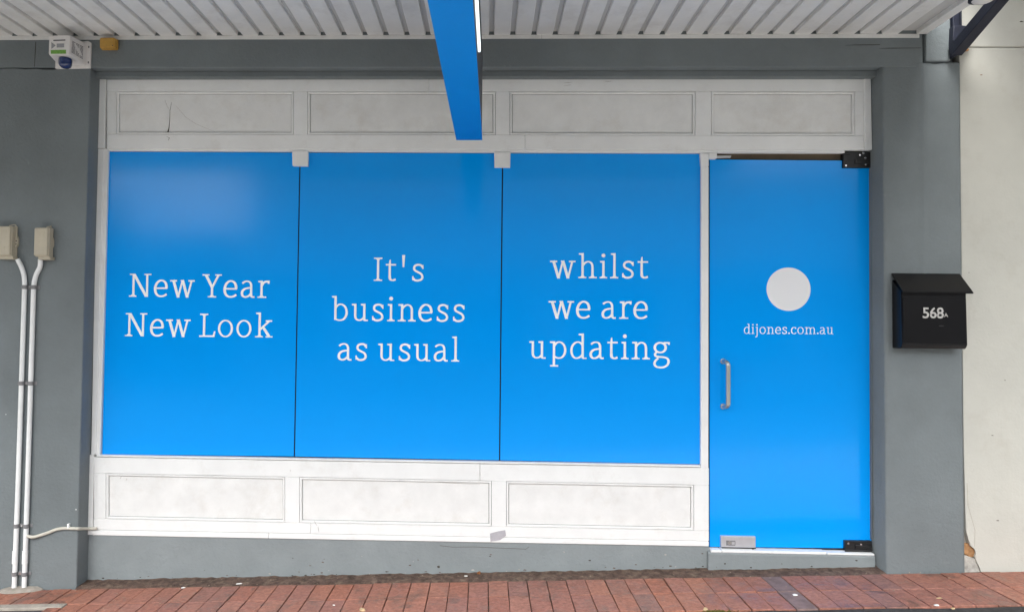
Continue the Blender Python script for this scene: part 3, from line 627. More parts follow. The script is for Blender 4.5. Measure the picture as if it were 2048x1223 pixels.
# pull handle
hx, hz0 = P(1446, 722, YD); hz1 = Z(1448, 812, YD); so_ = 0.055
def hp(px, py): return P(px, py, YD - so_)
xb = (X(1456.5, 760, YD - so_)); zt_, zb_ = Z(1456, 722, YD - so_), Z(1456, 812, YD - so_)
path = smooth_path([(hx, YD - .001, hz0), (hx + .001, YD - so_ * .55, hz0), (xb - .002, YD - so_ * .95, hz0 - .012), (xb, YD - so_, hz0 - .04), (xb, YD - so_, (hz0 + hz1) / 2), (xb, YD - so_, hz1 + .04), (xb - .002, YD - so_ * .95, hz1 + .012), (hx + .002, YD - so_ * .55, hz1), (hx + .001, YD - .001, hz1)], 7)
hnd = MB().tube(path, 0.0125, 16).build('handle', STEEL, door)
for z in (hz0, hz1): MB().tube([(hx, YD - .006, z), (hx, YD - .0005, z)], .016, 18).build('handle_rose', STEEL, hnd)
# patch fittings
def patch(q, y, screws, arm):
    o = MB().slab([P(a, c, y) for a, c in q], y, y + .03, .002, 2).build('hinge', BLACKM, door)
    for (a, c) in screws:
        sx, sz = P(a, c, y - .002); MB().disc(sx, y - .003, sz, .006, .004, 12, .001).build('screw', CHROME, o)
    for (a, c, e, f, dp) in arm:
        r = rect(a, c, e, f, y - dp); MB().box(r[0], r[1], y - dp, y + .002, r[2], r[3], .003, 2).build('pivot_plate', BLACKM, o)
    return o
patch([(1686.5, 303.5), (1741, 304.5), (1741.5, 335.6), (1686.5, 335.2)], 0.016, [(1692, 331), (1732, 329), (1720, 310), (1731, 316), (1727, 305.8)], [(1710, 318, 1740, 327, .006), (1688, 303.8, 1702, 309, .005)])
patch([(1690, 1080.5), (1744, 1081), (1745, 1101), (1690, 1100)], 0.010, [(1697, 1086), (1722.5, 1088.5)], [(1712, 1090, 1742, 1097, .008), (1690, 1098.5, 1744, 1104, .004)])
r = rect(1442, 1071.5, 1511.5, 1094, .012)
lk = MB().box(r[0], r[1], .012, .034, r[2], r[3], .0025, 2).build('lock_box', SATIN, door)
r = rect(1452.5, 1080, 1471, 1090, .010); MB().box(r[0], r[1], .0095, .013, r[2], r[3], .0015).build('keyhole_plate', SADDLE, lk)
kx, kz = P(1459, 1085, .008); MB().disc(kx, .0075, kz, .009, .003, 16, .001).build('lock_cylinder', STEEL, lk)
r = rect(1463, 1082.5, 1469.5, 1088, .009); MB().box(r[0], r[1], .0085, .011, r[2], r[3], .001).build('latch_tab', SATIN, lk)
MB().box(r[0] - .05, r[1] + .12, .016, .034, zs + .008, zs + .0145).build('bolt_keep', DARKGAP, lk)
# slim white stop between door and right jamb
MB().slab([P(1743.6, 337, .0), P(1745, 337, .0), P(1747, 1080, .0), P(1746, 1080, .0)], 0.012, 0.03, .0003).build('door_stop', GREY, sf)

# ------------------------------------------------------------------ awning with ribbed soffit
AX1 = X(1834, 71, YW); AY = -3.12; AXL = -7.0
aw = thing('awning', 'street awning with ribbed off-white metal soffit panels over the shopfront', 'awning', (0, YW, ZS))
GX, GP, GW = 0.0086, 0.119, 0.028
PAN = {}
def pan_mesh(v):
    """one pan: flat tray with small upturned returns, long in Y, centred on its own origin"""
    hw = (GP - GW) / 2; prof = [(-hw - .0015, .022), (-hw, .003), (-hw + .003, 0), (hw - .003, 0), (hw, .003), (hw + .0015, .022)]
    L0, L1 = -0.004, AY - YW; ny = 10; rr = random.Random(v); vs = []
    for j in range(ny + 1):
        y = L0 + (L1 - L0) * j / ny; w_ = rr.uniform(-.0012, .0012)
        for x, z in prof: vs.append((x, y, z + w_))
    k = len(prof); m = MB(); m.faces(vs, [(j * k + i, j * k + i + 1, (j + 1) * k + i + 1, (j + 1) * k + i) for j in range(ny) for i in range(k - 1)])
    me = bpy.data.meshes.new('soffit_panel'); bmesh.ops.recalc_face_normals(m.bm, faces=m.bm.faces[:]); m.bm.to_mesh(me); m.bm.free(); me.materials.append(SOFF); return me
pms = [pan_mesh(v) for v in range(4)]
for k in range(-59, 24):
    x = GX + GP * (k + 0.5)
    if x + GP / 2 > AX1 - 0.01: continue
    o = link('soffit_panel', pms[k % 4], None, aw); o.location = (x, 0, 0.0028 if k % 2 else 0.0); o.rotation_euler = (0, (0.012 if k % 2 else -0.008), 0)
MB().box(AXL, AX1 - .002, AY, YW - .001, ZS + .021, ZS + .027).build('soffit_backing', mat('groove_shade_backing', (0.50, 0.50, 0.49), 0.6, 0.3), aw)  # darker than the pans: groove shade put into the backing colour
MB().box(AXL, AX1, AY, YW + .0, ZS + .13, ZS + .16).build('roof_sheet', SOFF, aw)
# wall angle in three lengths
for a, c in ((AXL, X(1083, 75, YW)), (X(1083.5, 75, YW), X(1838, 75, YW))):
    MB().slab([(a, Z(1000, 78.2, YW)), (c, Z(1000, 78.2, YW)), (c, ZS + .0015), (a, ZS + .0015)], YW - .0045, YW - .0005, .0008).build('wall_angle', SOFF, aw)
MB().box(AX1 - 0.012, AX1 + 0.046, AY - .02, YW - .012, ZS - .005, ZS + .15, .003).build('edge_channel', SOFF, aw)
MB().box(AXL, AX1 + .06, AY - .08, AY - .021, ZS - .02, ZS + .35, .004).build('front_fascia', SIGNBLUE, aw)

# ------------------------------------------------------------------ under-awning sign, hung across the footpath
YS0, YS1 = -0.30, -2.3
def SP(px, py): return P(px, py, YS0)
sx0, sz0 = SP(912.5, 280.5); sx1, _ = SP(964.8, 280.5)
sg = thing('hanging_sign', 'blue box sign hung under the awning, seen end on from below', 'sign', ((sx0 + sx1) / 2, YS0, sz0))
MB().box(sx0, sx1, YS1, YS0, sz0, sz0 + .005, .0012).build('underside', SIGNBLUE, sg)
ST = sz0 + 0.455
MB().box(sx0 + .003, sx1 - .003, YS1 + .003, YS0 - .003, sz0 + .0055, ST, .002).build('sign_box', GREYPAD, sg)
LX, LZ = P(961.2, 105, -1.23); LX += 0.0102; sg.rotation_euler = (0, 0, -0.011)
tag(MB().box(sx1 - .002, LX, YS1 + .05, -1.23, LZ, LZ + .03, .002).build('strip_light', LITFACE, sg), 'lit white strip light along the side of the sign')
for y in (-0.7, -1.9): MB().tube([((sx0 + sx1) / 2, y, ST - .002), ((sx0 + sx1) / 2, y, ZS + .02)], .012, 10).build('hanger_rod', NAVY, sg)

# ------------------------------------------------------------------ letterbox
YB = YW - 0.090
lb = thing('letterbox', 'black wall letterbox with sloping lid, numbered 568A', 'letterbox', (X(1865, 700, YW), YW, Z(1850, 700, YW)))
fx0, fx1 = X(1803.5, 640, YB), X(1934, 640, YB); zb, zt2 = Z(1860, 697, YB), Z(1860, 556, YW)
zf = Z(1860, 584, YB)
def sec(x0, x1, prof, name, mt, parent):    # prism along X from a YZ section
    m = MB(); n = len(prof); vs = [(x0, y, z) for y, z in prof] + [(x1, y, z) for y, z in prof]
    m.faces(vs, [tuple(range(n)), tuple(range(2 * n - 1, n - 1, -1))] + [(i, (i + 1) % n, n + (i + 1) % n, n + i) for i in range(n)])
    bmesh.ops.bevel(m.bm, geom=[e for e in m.bm.edges], offset=.003, segments=2, affect='EDGES', clamp_overlap=True)
    return m.build(name, mt, parent)
rb = 0.022
arc = [(YB + rb - rb * math.cos(a), zb + rb - rb * math.sin(a)) for a in [math.pi / 2 * i / 6 for i in range(7)]]
body = sec(fx0, fx1, [(YW - .001, zt2 - .01), (YB + .004, zf + .004)] + arc + [(YW - .001, zb)], 'body', BLACKP, lb)
r = rect(1806, 594, 1932, 690, YB); MB().box(fx0 + .006, fx1 - .006, YB - .003, YB + .004, zb + .026, Z(1860, 594, YB), .002, 2).build('front_flap', BLACKP, lb)
YH = YW - 0.108
lx0, lx1 = X(1782.0, 546.5, YW), X(1919, 546.5, YW); ztop = Z(1850, 546.3, YW)
hx1 = X(1943, 583, YH); hz = Z(1943, 584, YH)
m = MB(); hx0 = lx0; hx1 = max(hx1, lx1)
th = .006
m.faces([(hx0, YW - .002, ztop), (hx1, YW - .002, ztop), (hx1 + .001, YH, hz), (hx0 - .001, YH, hz), (hx0, YW - .002, ztop - th), (hx1, YW - .002, ztop - th), (hx1 + .001, YH, hz - th - .003), (hx0 - .001, YH, hz - th - .003)],
        [(0, 3, 2, 1), (4, 5, 6, 7), (3, 7, 6, 2), (0, 1, 5, 4), (0, 4, 7, 3), (1, 2, 6, 5)])
bmesh.ops.bevel(m.bm, geom=m.bm.edges[:], offset=.0015, segments=2, affect='EDGES')
m.build('lid', BLACKP, lb)
def font_text(s, x0, zbase, y, width, name, mt, parent, label, off=0.0):
    cu = bpy.data.curves.new(name, 'FONT'); cu.body = s; cu.size = 1; cu.offset = off; cu.fill_mode = 'FRONT'; cu.resolution_u = 3; cu.space_character = .94
    ob = bpy.data.objects.new(name, cu); COL.objects.link(ob); bpy.context.view_layer.update()
    me = bpy.data.meshes.new_from_object(ob.evaluated_get(bpy.context.evaluated_depsgraph_get())); bpy.data.objects.remove(ob); bpy.data.curves.remove(cu)
    a, c = min(v.co.x for v in me.vertices), max(v.co.x for v in me.vertices); b_ = 0
    k = width / (c - a); wl = world_loc(parent)
    for v in me.vertices: v.co = Vector((x0 + (v.co.x - a) * k, y, zbase + (v.co.y - b_) * k)) - wl
    o = link(name, me, mt, parent); o['label'] = label
    if me.polygons[0].normal.y > 0: me.flip_normals()
    return o
NUM = mat('worn_white_number', (0.50, 0.49, 0.47), 0.6, 0.3, vary=0.2, scale=60, dirt=(0.12, 0.10, 0.09), dscale=90, damt=0.9, dlo=0.56, dhi=0.62, space='World')
YT = YB - .0036
font_text('568', X(1845.5, 636, YT), Z(1866, 635.5, YT), YT, X(1887.8, 636, YT) - X(1845.5, 636, YT), 'number', NUM, lb, 'white digits 568', .016)
font_text('A', X(1888.2, 636, YT), Z(1890, 633.4, YT), YT, X(1896.2, 636, YT) - X(1888.2, 636, YT), 'number', NUM, lb, 'small white letter A', .012)
r = rect(1878, 650.5, 1888, 652, YT); MB().box(r[0], r[1], YT, YT + .001, r[2], r[3]).build('maker_plate', SLOT, lb)

# ------------------------------------------------------------------ alarm siren box and small mustard junction box
al = thing('alarm_box', 'white alarm siren box with blue strobe high on the grey wall', 'alarm box', (X(150, 139, YW), YW, Z(150, 139, YW)))
m = MB().slab([P(113.5, 96, YW), P(118, 90, YW), P(178, 83.5, YW), P(184, 87, YW), P(182.2, 137.5, YW), P(112.5, 139, YW)], YW - .012, YW - .0005, .003, 2); m.build('back_plate', ALARMW, al)
YA = YW - 0.165
f = [P(98.5, 71.5, YA), P(138, 70.3, YA), P(140.5, 73, YA), P(138, 108.5, YA), P(135.5, 110.5, YA), P(99, 110.5, YA), P(97.3, 107.5, YA)]
bk = [P(117, 90, YW - .012), P(170, 86, YW - .012), P(174, 88, YW - .012), P(173, 129, YW - .012), P(170, 132, YW - .012), P(119, 132, YW - .012), P(116, 129, YW - .012)]
m = MB(); n = len(f)
m.faces([(a, YA, c) for a, c in f] + [(a, YW - .0115, c) for a, c in bk], [tuple(range(n)), tuple(range(2 * n - 1, n - 1, -1))] + [(i, (i + 1) % n, n + (i + 1) % n, n + i) for i in range(n)])
bmesh.ops.bevel(m.bm, geom=m.bm.edges[:], offset=.0025, segments=2, affect='EDGES', clamp_overlap=True)
hs_ = m.build('housing', ALARMW, al)
# louvre slots down the right side of the housing
def lerp3(a, c, t): return Vector(a) + (Vector(c) - Vector(a)) * t
s_tl, s_bl = Vector((f[2][0], YA, f[2][1])), Vector((f[3][0], YA, f[3][1]))
s_tr, s_br = Vector((bk[2][0], YW - .012, bk[2][1])), Vector((bk[3][0], YW - .012, bk[3][1]))
def side(u, v): return s_tl.lerp(s_tr, u).lerp(s_bl.lerp(s_br, u), v)
nrm = (s_tr - s_tl).cross(s_bl - s_tl).normalized()
if nrm.x < 0: nrm = -nrm
for c in range(3):
    for k in range(10):
        u0 = 0.12 + c * 0.23; v0 = 0.20 + k * 0.066 + c * .01; m = MB()
        q = [side(u0, v0), side(u0 + .19, v0 + .012), side(u0 + .19, v0 + .040), side(u0, v0 + .028)]
        m.faces([p + nrm * .0008 for p in q] + [p - nrm * .002 for p in q], [(0, 1, 2, 3), (0, 4, 5, 1), (1, 5, 6, 2), (2, 6, 7, 3), (3, 7, 4, 0)])
        m.build('louvre', SLOT, hs_)
def fp(u, v): # on the front face
    a, c = P(98 + 41 * u, 71 + 39 * v, YA); return a, c
def decal(q, name, mt): MB().slab([fp(*p) for p in q], YA - .0012, YA + .001).build(name, mt, al)
decal([(.22, .24), (.80, .22), (.80, .27), (.22, .29)], 'slit', SLOT)
decal([(.12, .34), (.33, .52), (.12, .70)], 'triangle_mark', LGREY)
decal([(.38, .43), (.74, .42), (.74, .62), (.38, .63)], 'label_plate', LGREY)
decal([(.09, .76), (.83, .74), (.83, .94), (.10, .95)], 'green_band', GREEN)
# strobe: a short ribbed dome under the front of the housing
sx, szz = P(132, 117, YA + .03); yv = YA + .045; prof = [(.0, .034), (-.012, .034), (-.03, .033), (-.042, .028), (-.050, .018), (-.053, .004)]
szb = Z(130, 117, yv); sxb = X(131, 120, yv)
MB().tube([(sxb, yv, szb - .004 + z) for z, _ in prof], [r_ for _, r_ in prof], 20).build('strobe_lens', ALARMB, al)
for (a, c) in ((177.5, 94), (176.5, 125)):
    x_, z_ = P(a, c, YW - .013); MB().box(x_ - .003, x_ + .003, YW - .0135, YW - .011, z_ - .006, z_ + .006, .001).build('screw_slot', SLOT, al)

jb = thing('junction_box', 'small mustard yellow junction box under the soffit trim', 'junction box', (X(215, 100, YW), YW, Z(215, 100, YW)))
def frustum(fq, yf, bq, yb_, bev):
    m = MB(); n = 4; m.faces([(a, yf, c) for a, c in fq] + [(a, yb_, c) for a, c in bq], [(0, 1, 2, 3), (7, 6, 5, 4)] + [(i, (i + 1) % 4, 4 + (i + 1) % 4, 4 + i) for i in range(4)])
    bmesh.ops.bevel(m.bm, geom=m.bm.edges[:], offset=bev, segments=3, affect='EDGES', clamp_overlap=True); return m
frustum([P(199.5, 75.5, YW - .05), P(228, 75, YW - .05), P(228, 96, YW - .05), P(199.5, 96.5, YW - .05)], YW - .05, [P(203, 79, YW - .02), P(235, 79, YW - .02), P(235, 100, YW - .02), P(203, 100, YW - .02)], YW - .02, .004).build('lid', MUSTARD, jb)
frustum([P(203, 79, YW - .019), P(236, 79, YW - .019), P(236, 101, YW - .019), P(203, 101, YW - .019)], YW - .019, [P(206, 80, YW - .001), P(237, 80, YW - .001), P(237, 100.5, YW - .001), P(206, 100.5, YW - .001)], YW - .001, .003).build('base', MUSTARD, jb)
x_, z_ = P(225, 91, YW - .051); MB().disc(x_, YW - .0515, z_, .003, .002, 10).build('screw', SLOT, jb)

# ------------------------------------------------------------------ electrical boxes, conduits, branch cable
def elec(fx, name_label, seed):
    """fx: pixel x of the cover's front left and right edges"""
    a, c, base_r, py0, py1 = fx
    yb_, yf = YW - .001, YW - .062
    t = thing('switch_box', name_label, 'switch box', (X((a + c) / 2, py1, YW), YW, Z(c, py1, YW)), 'beige electrical boxes on the left wall')
    k = (CAM.y - yf) / (CAM.y - YW)
    x0, x1 = X(a, 480, yf), X(c, 480, yf); z1, z0 = Z(a, py0, yf), Z(a, py1, yf)
    MB().box(x0 + .001, x1 + .004, yf + .012, YW - .012, z0 - .004, z1 + .002, .003, 2).build('body', BEIGE, t)
    cv = MB().box(x0, x1, yf, yf + .022, z0, z1, .007, 3).build('cover', BEIGE, t)
    for (u0, u1, v0, v1) in ((.2, .78, .78, .88), (.3, .7, .16, .3)):
        MB().box(x0 + (x1 - x0) * u0, x0 + (x1 - x0) * u1, yf - .0012, yf + .002, z0 + (z1 - z0) * v0, z0 + (z1 - z0) * v1, .001).build('raised_mark', BEIGE, cv)
    xr = X(base_r, 480, YW)
    MB().box(x0 + .006, xr + .001, YW - .016, YW - .001, z0 - .010, z1 + .006, .004, 2).build('back_plate', BEIGE, t)
    zc_ = (z0 + z1) / 2
    m = MB().slab([(xr - .004, zc_ - .034), (xr + .006, zc_ - .026), (xr + .010, zc_ - .014), (xr + .010, zc_ + .016), (xr + .005, zc_ + .030), (xr - .004, zc_ + .040)], YW - .020, YW - .003, .003, 2); lug = m.build('hasp', BEIGE, t)
    MB().disc(xr + .004, YW - .0215, zc_ + .004, .0035, .003, 10).build('hasp_hole', SLOT, lug)
    MB().disc(xr + .004, YW - .0215, zc_ - .014, .003, .003, 10).build('hasp_hole', SLOT, lug)
    # bottom entry boss
    MB().box(x0 + .016, x1 + .010, YW - .045, YW - .004, z0 - .020, z0 - .003, .003, 2).build('conduit_entry', BEIGE, t)
    # wire bail over the top
    pth = smooth_path([(x1 - .018, yf + .018, z1 + .004), (x1 - .002, YW - .03, z1 + .012), (xr - .002, YW - .018, z1 + .008), (xr + .003, YW - .017, z1 - .03), (xr + .003, YW - .017, zc_ + .03)], 6)
    MB().tube(pth, .003, 8).build('wire_bail', BEIGE, t)
    return t
elec((67.5, 94.5, 106, 455, 511), 'beige electrical box, the right of two on the left wall', 1)
elec((-14, 19.5, 36, 452, 510), 'beige electrical box cut off by the left picture edge', 2)
CR = 0.0128; YC = YW - CR - .003
def conduit(pts, label):
    w_ = [P(a, c, YC) for a, c in pts]; t = thing('conduit', label, 'conduit', (w_[-1][0], YC, gz(w_[-1][0])), 'white conduits on the left wall')
    bend = smooth_path([(a, YC - (.012 if i == 0 else 0), c) for i, (a, c) in enumerate(w_[:5])], 6)
    xs2 = w_[4][0]
    MB().tube(bend + [(xs2 + (w_[-1][0] - xs2) * .5, YC, w_[5][1]), (w_[-1][0], YC, gz(w_[-1][0]) - .01)], CR, 14).build('pipe', PVC, t)
    zc_ = Z(pts[-1][0], 1113, YC); xc_ = w_[-1][0]
    MB().tube([(xc_, YC, zc_ - .035), (xc_, YC, zc_ + .035)], CR + .0022, 14).build('coupling', PVC, t)
    return t
conduit([(83.5, 519), (80, 533), (73, 548), (69, 562), (67.3, 577), (55, 1000), (48.5, 1176)], 'white conduit from the right beige box to the footpath')
conduit([(37.5, 518), (42, 532), (47, 546), (49, 560), (49.2, 577), (36, 1000), (28.5, 1176)], 'white conduit from the left beige box to the footpath')
xa = [X(49.2, 577, YC), X(67.3, 577, YC)]; xe = [X(28.5, 1176, YC), X(48.5, 1176, YC)]
for py, nm in ((574, 'topmost grey double saddle clip, just below the conduit bends'), (766, 'second grey double saddle clip down the conduits'), (1051, 'third grey double saddle clip, beside the cable branch'), (1147, 'lowest grey double saddle clip, just above the footpath')):
    zc_ = Z(58, py, YC); u = (zc_ - Z(58, 577, YC)) / (Z(40, 1176, YC) - Z(58, 577, YC)); u = max(0, u)
    xl, xr_ = xa[0] + (xe[0] - xa[0]) * u, xa[1] + (xe[1] - xa[1]) * u
    t = thing('saddle_clip', nm, 'pipe clip', ((xl + xr_) / 2, YW, zc_), 'grey saddle clips on the conduits')
    for xx in (xl, xr_):
        m = MB(); prof = [(math.cos(a), math.sin(a)) for a in [math.pi * i / 12 for i in range(13)]]; r_ = CR + .0026
        vs = []
        for zz in (zc_ - .011, zc_ + .011):
            vs += [(xx + r_ * c, YC - r_ * s, zz) for c, s in prof]
        m.faces(vs, [(i, i + 1, 14 + i, 13 + i) for i in range(12)], True); m.build('strap', SADDLE, t)
    pl = MB().box(xl - CR - .016, xr_ + CR + .016, YW - .004, YW - .0005, zc_ - .010, zc_ + .010, .001).build('plate', SADDLE, t)
    MB().box(xl + CR + .001, xr_ - CR - .001, YW - .010, YW - .003, zc_ - .010, zc_ + .010, .002).build('bridge', SADDLE, t)
    MB().disc((xl + xr_) / 2, YW - .0135, zc_, .005, .004, 12, .001).build('screw', CHROME, t)
# cream branch cable running to the timber base
CABLE = mat('cream_cable', (0.55, 0.53, 0.46), 0.5, 0.4, vary=0.06, scale=20)
cpts = [(55, 1071, YC - .008), (66, 1073, YC - .006), (80, 1069.5, YW - .010), (97, 1064, YW - .008), (112, 1058, YW - .008), (128, 1055.5, YW - .008), (150, 1056, YW - .008), (157, 1056.3, YW - .006), (168, 1056.3, -.05), (178, 1056.2, -.016), (190, 1056, -.012), (194, 1055, -.008)]
cb = thing('cable', 'cream cable looping from the conduit to the timber base', 'cable', (X(60, 1071, YW), YW, Z(60, 1071, YW)))
MB().tube(smooth_path([(P(a, c, y)[0], y, P(a, c, y)[1]) for a, c, y in cpts], 6), .0088, 12).build('sheath', CABLE, cb)
x_, z_ = P(138.5, 1050, YW - .004); MB().box(x_ - .006, x_ + .006, YW - .018, YW - .0005, z_ - .012, z_ + .012, .003, 2).build('cable_clip', PVC, cb)

# ------------------------------------------------------------------ navy steel bracket, strut and round lamp by the awning's end
br = thing('awning_bracket', 'navy steel bracket and raking strut at the right end of the awning', 'bracket', (X(1910, 110, YW), YW, Z(1910, 118, YW)))
YK = YW - .02
MB().slab([P(1900, 56, YK), P(1916, 55, YK), P(1932, 57, YK), P(1940, 60, YK), P(1937, 92, YK), P(1926, 104, YK), P(1914, 112, YK), P(1901, 118, YK), P(1898.6, 90, YK)], YK - .03, YK + .055, .005, 2).build('gusset', NAVY, br)
MB().slab([P(1904, 58, YK), P(1917.5, 58, YK), P(1917.5, -60, YK), P(1904, -60, YK)], YK - .01, YK + .04, .003).build('post', NAVY, br)
MB().slab([P(1916, 58, YK), P(1918.6, 58, YK), P(1918.6, -60, YK), P(1916, -60, YK)], YK - .022, YK - .012, .001).build('post_flange', NAVY, br)
# strut: square bar raking up and out over the footpath
A_ = Vector((P(1912, 101, YK - .02)[0], YK - .02, P(1912, 101, YK - .02)[1])); B2 = P(2022, -30, -0.55); B_ = Vector((B2[0], -0.55, B2[1]))
d_ = (B_ - A_).normalized(); B_ = A_ + d_ * ((3.41 - A_.z) / d_.z)
m = MB(); s1 = d_.cross(Vector((0, 0, 1))).normalized(); s2 = s1.cross(d_).normalized(); h_ = .030; vs = []
for p in (A_ - d_ * .01, B_): vs += [p + s1 * h_ + s2 * h_, p - s1 * h_ + s2 * h_, p - s1 * h_ - s2 * h_, p + s1 * h_ - s2 * h_]
m.faces(vs, [(0, 1, 2, 3), (7, 6, 5, 4)] + [(i, 4 + i, 4 + (i + 1) % 4, (i + 1) % 4) for i in range(4)])
bmesh.ops.bevel(m.bm, geom=m.bm.edges[:], offset=.003, segments=1, affect='EDGES'); m.build('strut', NAVY, br)
for (a, c) in ((1930, 101), (1935, 99.5), (1924, 70), (1909, 80)):
    x_, z_ = P(a, c, YK - .035); MB().disc(x_, YK - .037, z_, .008, .008, 8, .001).build('bolt', RAWBRICK if c > 90 else NAVY, br)
YL = -0.62
lx, lz = P(1966, -6, YL)
lp = thing('round_lamp', 'round bulkhead lamp at the top edge beside the awning strut', 'lamp', (lx, YL, lz))
m = MB()
ringp = [(lx + .052 * math.cos(a), YL + .052 * math.sin(a), lz - .010) for a in [6.2832 * k / 32 for k in range(32)]]
m.tube([(lx, YL, lz + .05), (lx, YL, lz + .046), (lx, YL, lz + .002), (lx, YL, lz - .012), (lx, YL, lz - .014)], [.02, .05, .058, .060, .048], 32).build('housing', NAVY, lp)
MB().tube([(lx, YL, lz - .0145), (lx, YL, lz - .022), (lx, YL, lz - .026)], [.046, .040, .018], 32).build('diffuser', ALARMW, lp)
MB().tube([(lx, YL, lz + .048), (lx - .02, YL, lz + .09), (AX1 + .04, YL, lz + .09)], .010, 8).build('arm', NAVY, lp)

# ------------------------------------------------------------------ small things on the ground and wall
def gp(px, py):     # pixel -> point on the sloping footpath
    d = CROT @ Vector(((px - CX) / FPX, 1.0, -(py - 611.5) / FPX)); t = -CAM.z / (d.z - SLOPE * d.x)
    return CAM + d * t
tp = MB().slab([P(980, 1066, -.0055), P(994, 1062, -.0055), P(1010.5, 1059, -.0055), P(1012, 1070, -.0055), P(1000, 1079, -.0055), P(981, 1082, -.0055)], -.0062, -.0046, .0004).build('tape', TAPE)
tag(tp, 'torn grey tape scrap stuck across the white base strip', 'tape')
def scrap(name, px, py, s, mt, label, cat, group, el=1.0, rot=0.0, hgt=.004):
    p = gp(px, py); rr = random.Random(int(px * 7 + py)); n = 8; t = bmesh.new()
    c, s_ = math.cos(rot), math.sin(rot); ring = []
    for k in range(n):
        a = 6.2832 * k / n; r_ = s * rr.uniform(.65, 1.15); u, v = r_ * math.cos(a) * el, r_ * math.sin(a); ring.append((u * c - v * s_, u * s_ + v * c))
    lo = [t.verts.new((x, y, .0005)) for x, y in ring]; hi = [t.verts.new((x * .72, y * .72, hgt * rr.uniform(.6, 1.2))) for x, y in ring]; tp_ = t.verts.new((0, 0, hgt * 1.15))
    t.faces.new(lo[::-1])
    for k in range(n): t.faces.new([lo[k], lo[(k + 1) % n], hi[(k + 1) % n], hi[k]]); t.faces.new([hi[k], hi[(k + 1) % n], tp_])
    me = bpy.data.meshes.new(name); t.to_mesh(me); t.free(); o = link(name, me, mt); o.location = p + Vector((0, 0, .001)); o.rotation_euler = (0, -ang, 0)
    return tag(o, label, cat, group)
scrap('pebble', 1590, 1189.5, .012, PAPER, 'white pebble on the dark grey paver below the door', 'pebble', None, 1.2)
scrap('pebble', 1873, 1210, .011, PAPER, 'white pebble on the pavers below the pier', 'pebble', None, 1.1)
scrap('pebble', 1906, 1216.5, .010, STRAW, 'tan stone at the asphalt edge below the pier', 'pebble', None, 1.2)
scrap('twig', 1878, 1196, .003, STRAW, 'pale straw twig lying right of the white pebble below the pier', 'twig', None, 7, 0.05)
scrap('dry_leaf', 725, 1220, .012, STRAW, 'pale curled leaf at the bottom edge below the second pane', 'leaf', None, 1.6, -.6, .010)
scrap('dry_leaf', 958, 1147.5, .012, LEAFB, 'rusty leaf scrap against the plinth below the second pane', 'leaf', None, 1.3, 0, .012)
scrap('dry_leaf', 1411, 1218, .012, STRAW, 'yellowish leaf at the bottom edge below the third pane', 'leaf', None, 1.8, 1.0, .008)
scrap('paper_scrap', 478, 1167, .008, PAPER, 'white paper scrap in the dirt below the first pane', 'scrap', None, 2.2, .15)
scrap('paper_scrap', 366, 1175, .007, PAPER, 'pale curled scrap on the pavers below the first pane', 'scrap', None, 2.4, .3)
scrap('paper_scrap', 932, 1151.5, .007, PAPER, 'white scrap in the dirt below the seam of the second pane', 'scrap', None, 1.4, 0)
scrap('pebble', 668, 1210, .006, PAPER, 'tiny white pebble on the pavers below the second pane', 'pebble', None, 1.2)
# loose grit too small to count
m = MB(); rr = random.Random(99)
for i in range(150):
    x = rr.uniform(-2.9, 2.6); y = rr.uniform(-.17, -.02) if rr.random() < .62 else rr.uniform(-.56, -.1)
    if x < LW or x > RW: y = min(y, YW - .012)
    s = rr.uniform(.0012, .0042); z = gz(x) + (.010 if y > -.11 else .001); n = 5
    ring = [(x + s * 1.3 * math.cos(6.28 * k / n) * rr.uniform(.6, 1.2), y + s * math.sin(6.28 * k / n) * rr.uniform(.6, 1.2), z) for k in range(n)]
    m.faces(ring + [(x, y, z + s * .9)], [(k, (k + 1) % n, n) for k in range(n)])
tag(m.build('grit', mat('pale_grit', (0.30, 0.235, 0.18), .9, .1, vary=.6, scale=25, space='World')), 'loose pale grit and crumbs scattered over the pavers', kind='stuff')
# moss at the paver edge
m = MB(); rr = random.Random(31); c0 = gp(1432, 1221)
for i in range(420):
    x = c0.x + rr.gauss(0, .03); y = c0.y + rr.gauss(-.012, .010); s = rr.uniform(.002, .005); a = rr.uniform(0, 6.28); z = gz(x) - .002
    m.faces([(x - s * math.cos(a), y - s * math.sin(a), z), (x + s * math.cos(a), y + s * math.sin(a), z), (x + rr.uniform(-s, s), y + rr.uniform(-s, s), z + rr.uniform(.003, .010))], [(0, 1, 2)])
tag(m.build('moss', mat('moss', (0.11, 0.10, 0.03), .9, .1, vary=.3, scale=60)), 'small olive moss tuft at the paver edge', kind='stuff')
# mortar haunch where the conduits meet the path
hm = MB(); rr = random.Random(61); cen = gp(38, 1180); n = 16
ring = [(cen.x + .13 * math.cos(6.28 * k / n) * rr.uniform(.8, 1.15), max(-.19, min(YW - .004, cen.y + .045 * math.sin(6.28 * k / n) * rr.uniform(.8, 1.2)))) for k in range(n)]
hm.faces([(a, c, gz(a) + .0005) for a, c in ring] + [(cen.x + (a - cen.x) * .7, min(YW - .003, cen.y + (c - cen.y) * .8 + .008), gz(a) + .012 + rr.uniform(0, .004)) for a, c in ring], [(k, (k + 1) % n, n + (k + 1) % n, n + k) for k in range(n)] + [tuple(range(n, 2 * n))])
tag(hm.build('mortar_patch', CONC), 'rough pale mortar patch around the conduit feet', 'mortar patch')
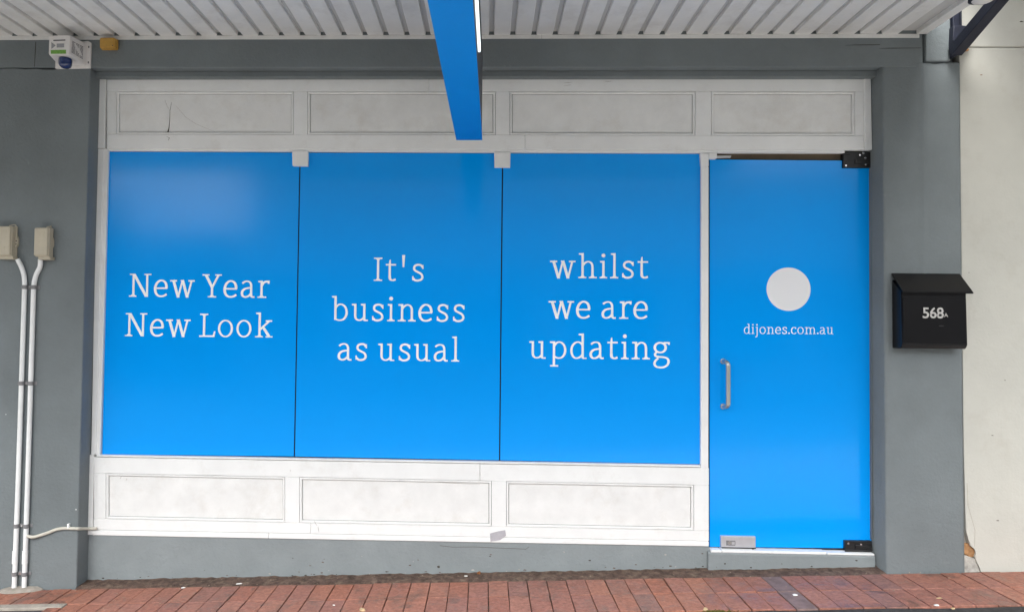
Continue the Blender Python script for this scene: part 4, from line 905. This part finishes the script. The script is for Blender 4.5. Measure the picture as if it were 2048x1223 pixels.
# access cover, mostly below the frame
ca, cbx = gp(16, 1208), gp(90, 1209); yb2 = ca.y
ac = thing('access_cover', 'small concrete access surround set in the pavers at the lower left', 'access cover', ((ca.x + cbx.x) / 2, yb2 - .12, gz(ca.x)))
def flatbox(x0, x1, y0, y1, dz0, dz1, name, mt, bev=.003):
    m = MB().box(x0, x1, y0, y1, dz0, dz1, bev)
    for v in m.bm.verts: v.co.z += gz(v.co.x)
    return m.build(name, mt, ac)
gx0, gx1 = -2.608, -2.193
flatbox(gx0, gx1, yb2 - .055, yb2 - .002, -.03, .003, 'rim', CONC)
flatbox(gx0, gx0 + .085, yb2 - .235, yb2 - .056, -.03, .003, 'rim', CONC)
flatbox(gx1 - .075, gx1, yb2 - .235, yb2 - .056, -.03, .002, 'rim', PAVER)
flatbox(gx0 + .09, gx1 - .08, yb2 - .235, yb2 - .060, -.03, -.010, 'lid', SLOT)

# ------------------------------------------------------------------ across the street (only ever seen as reflections)
def opposite(x0, x1, h, mt, label, windows):
    t = thing('opposite_building', label, 'building', ((x0 + x1) / 2, -18, -0.4))
    MB().box(x0, x1, -24, -18, -0.45, h).build('wall', mt, t)
    MB().box(x0, x1, -18.25, -18.001, h - .45, h + .1).build('parapet', mt, t)
    n = max(1, int((x1 - x0) / 3))
    for k in range(n):
        a = x0 + (x1 - x0) * (k + .12) / n; c = x0 + (x1 - x0) * (k + .88) / n
        MB().box(a, c, -18.04, -17.99, 0.3, 2.7, .02).build('window', GLASSD, t)
    MB().box(x0 + .1, x1 - .1, -20, -16.0, 3.1, 3.3).build('awning_roof', OPPD, t)
opposite(-34, -14.6, 6.5, OPPD, 'tan shop building across the street, left of the hedge', 4)
opposite(-7.6, 1.8, 6.4, OPPD, 'tan shop building across the street, right of the hedge', 3)
opposite(1.9, 10, 6.35, OPPL, 'pale rendered shop between two tan shops across the street', 3)
opposite(10.1, 34, 6.5, OPPD, 'long tan shop building across the street at the far right', 4)
m = MB(); m.box(-14.5, -7.7, -19.5, -18.6, -.45, 4.5, .3, 3)
tag(m.build('hedge', HEDGE), 'dark clipped hedge between two shops across the street', 'hedge')
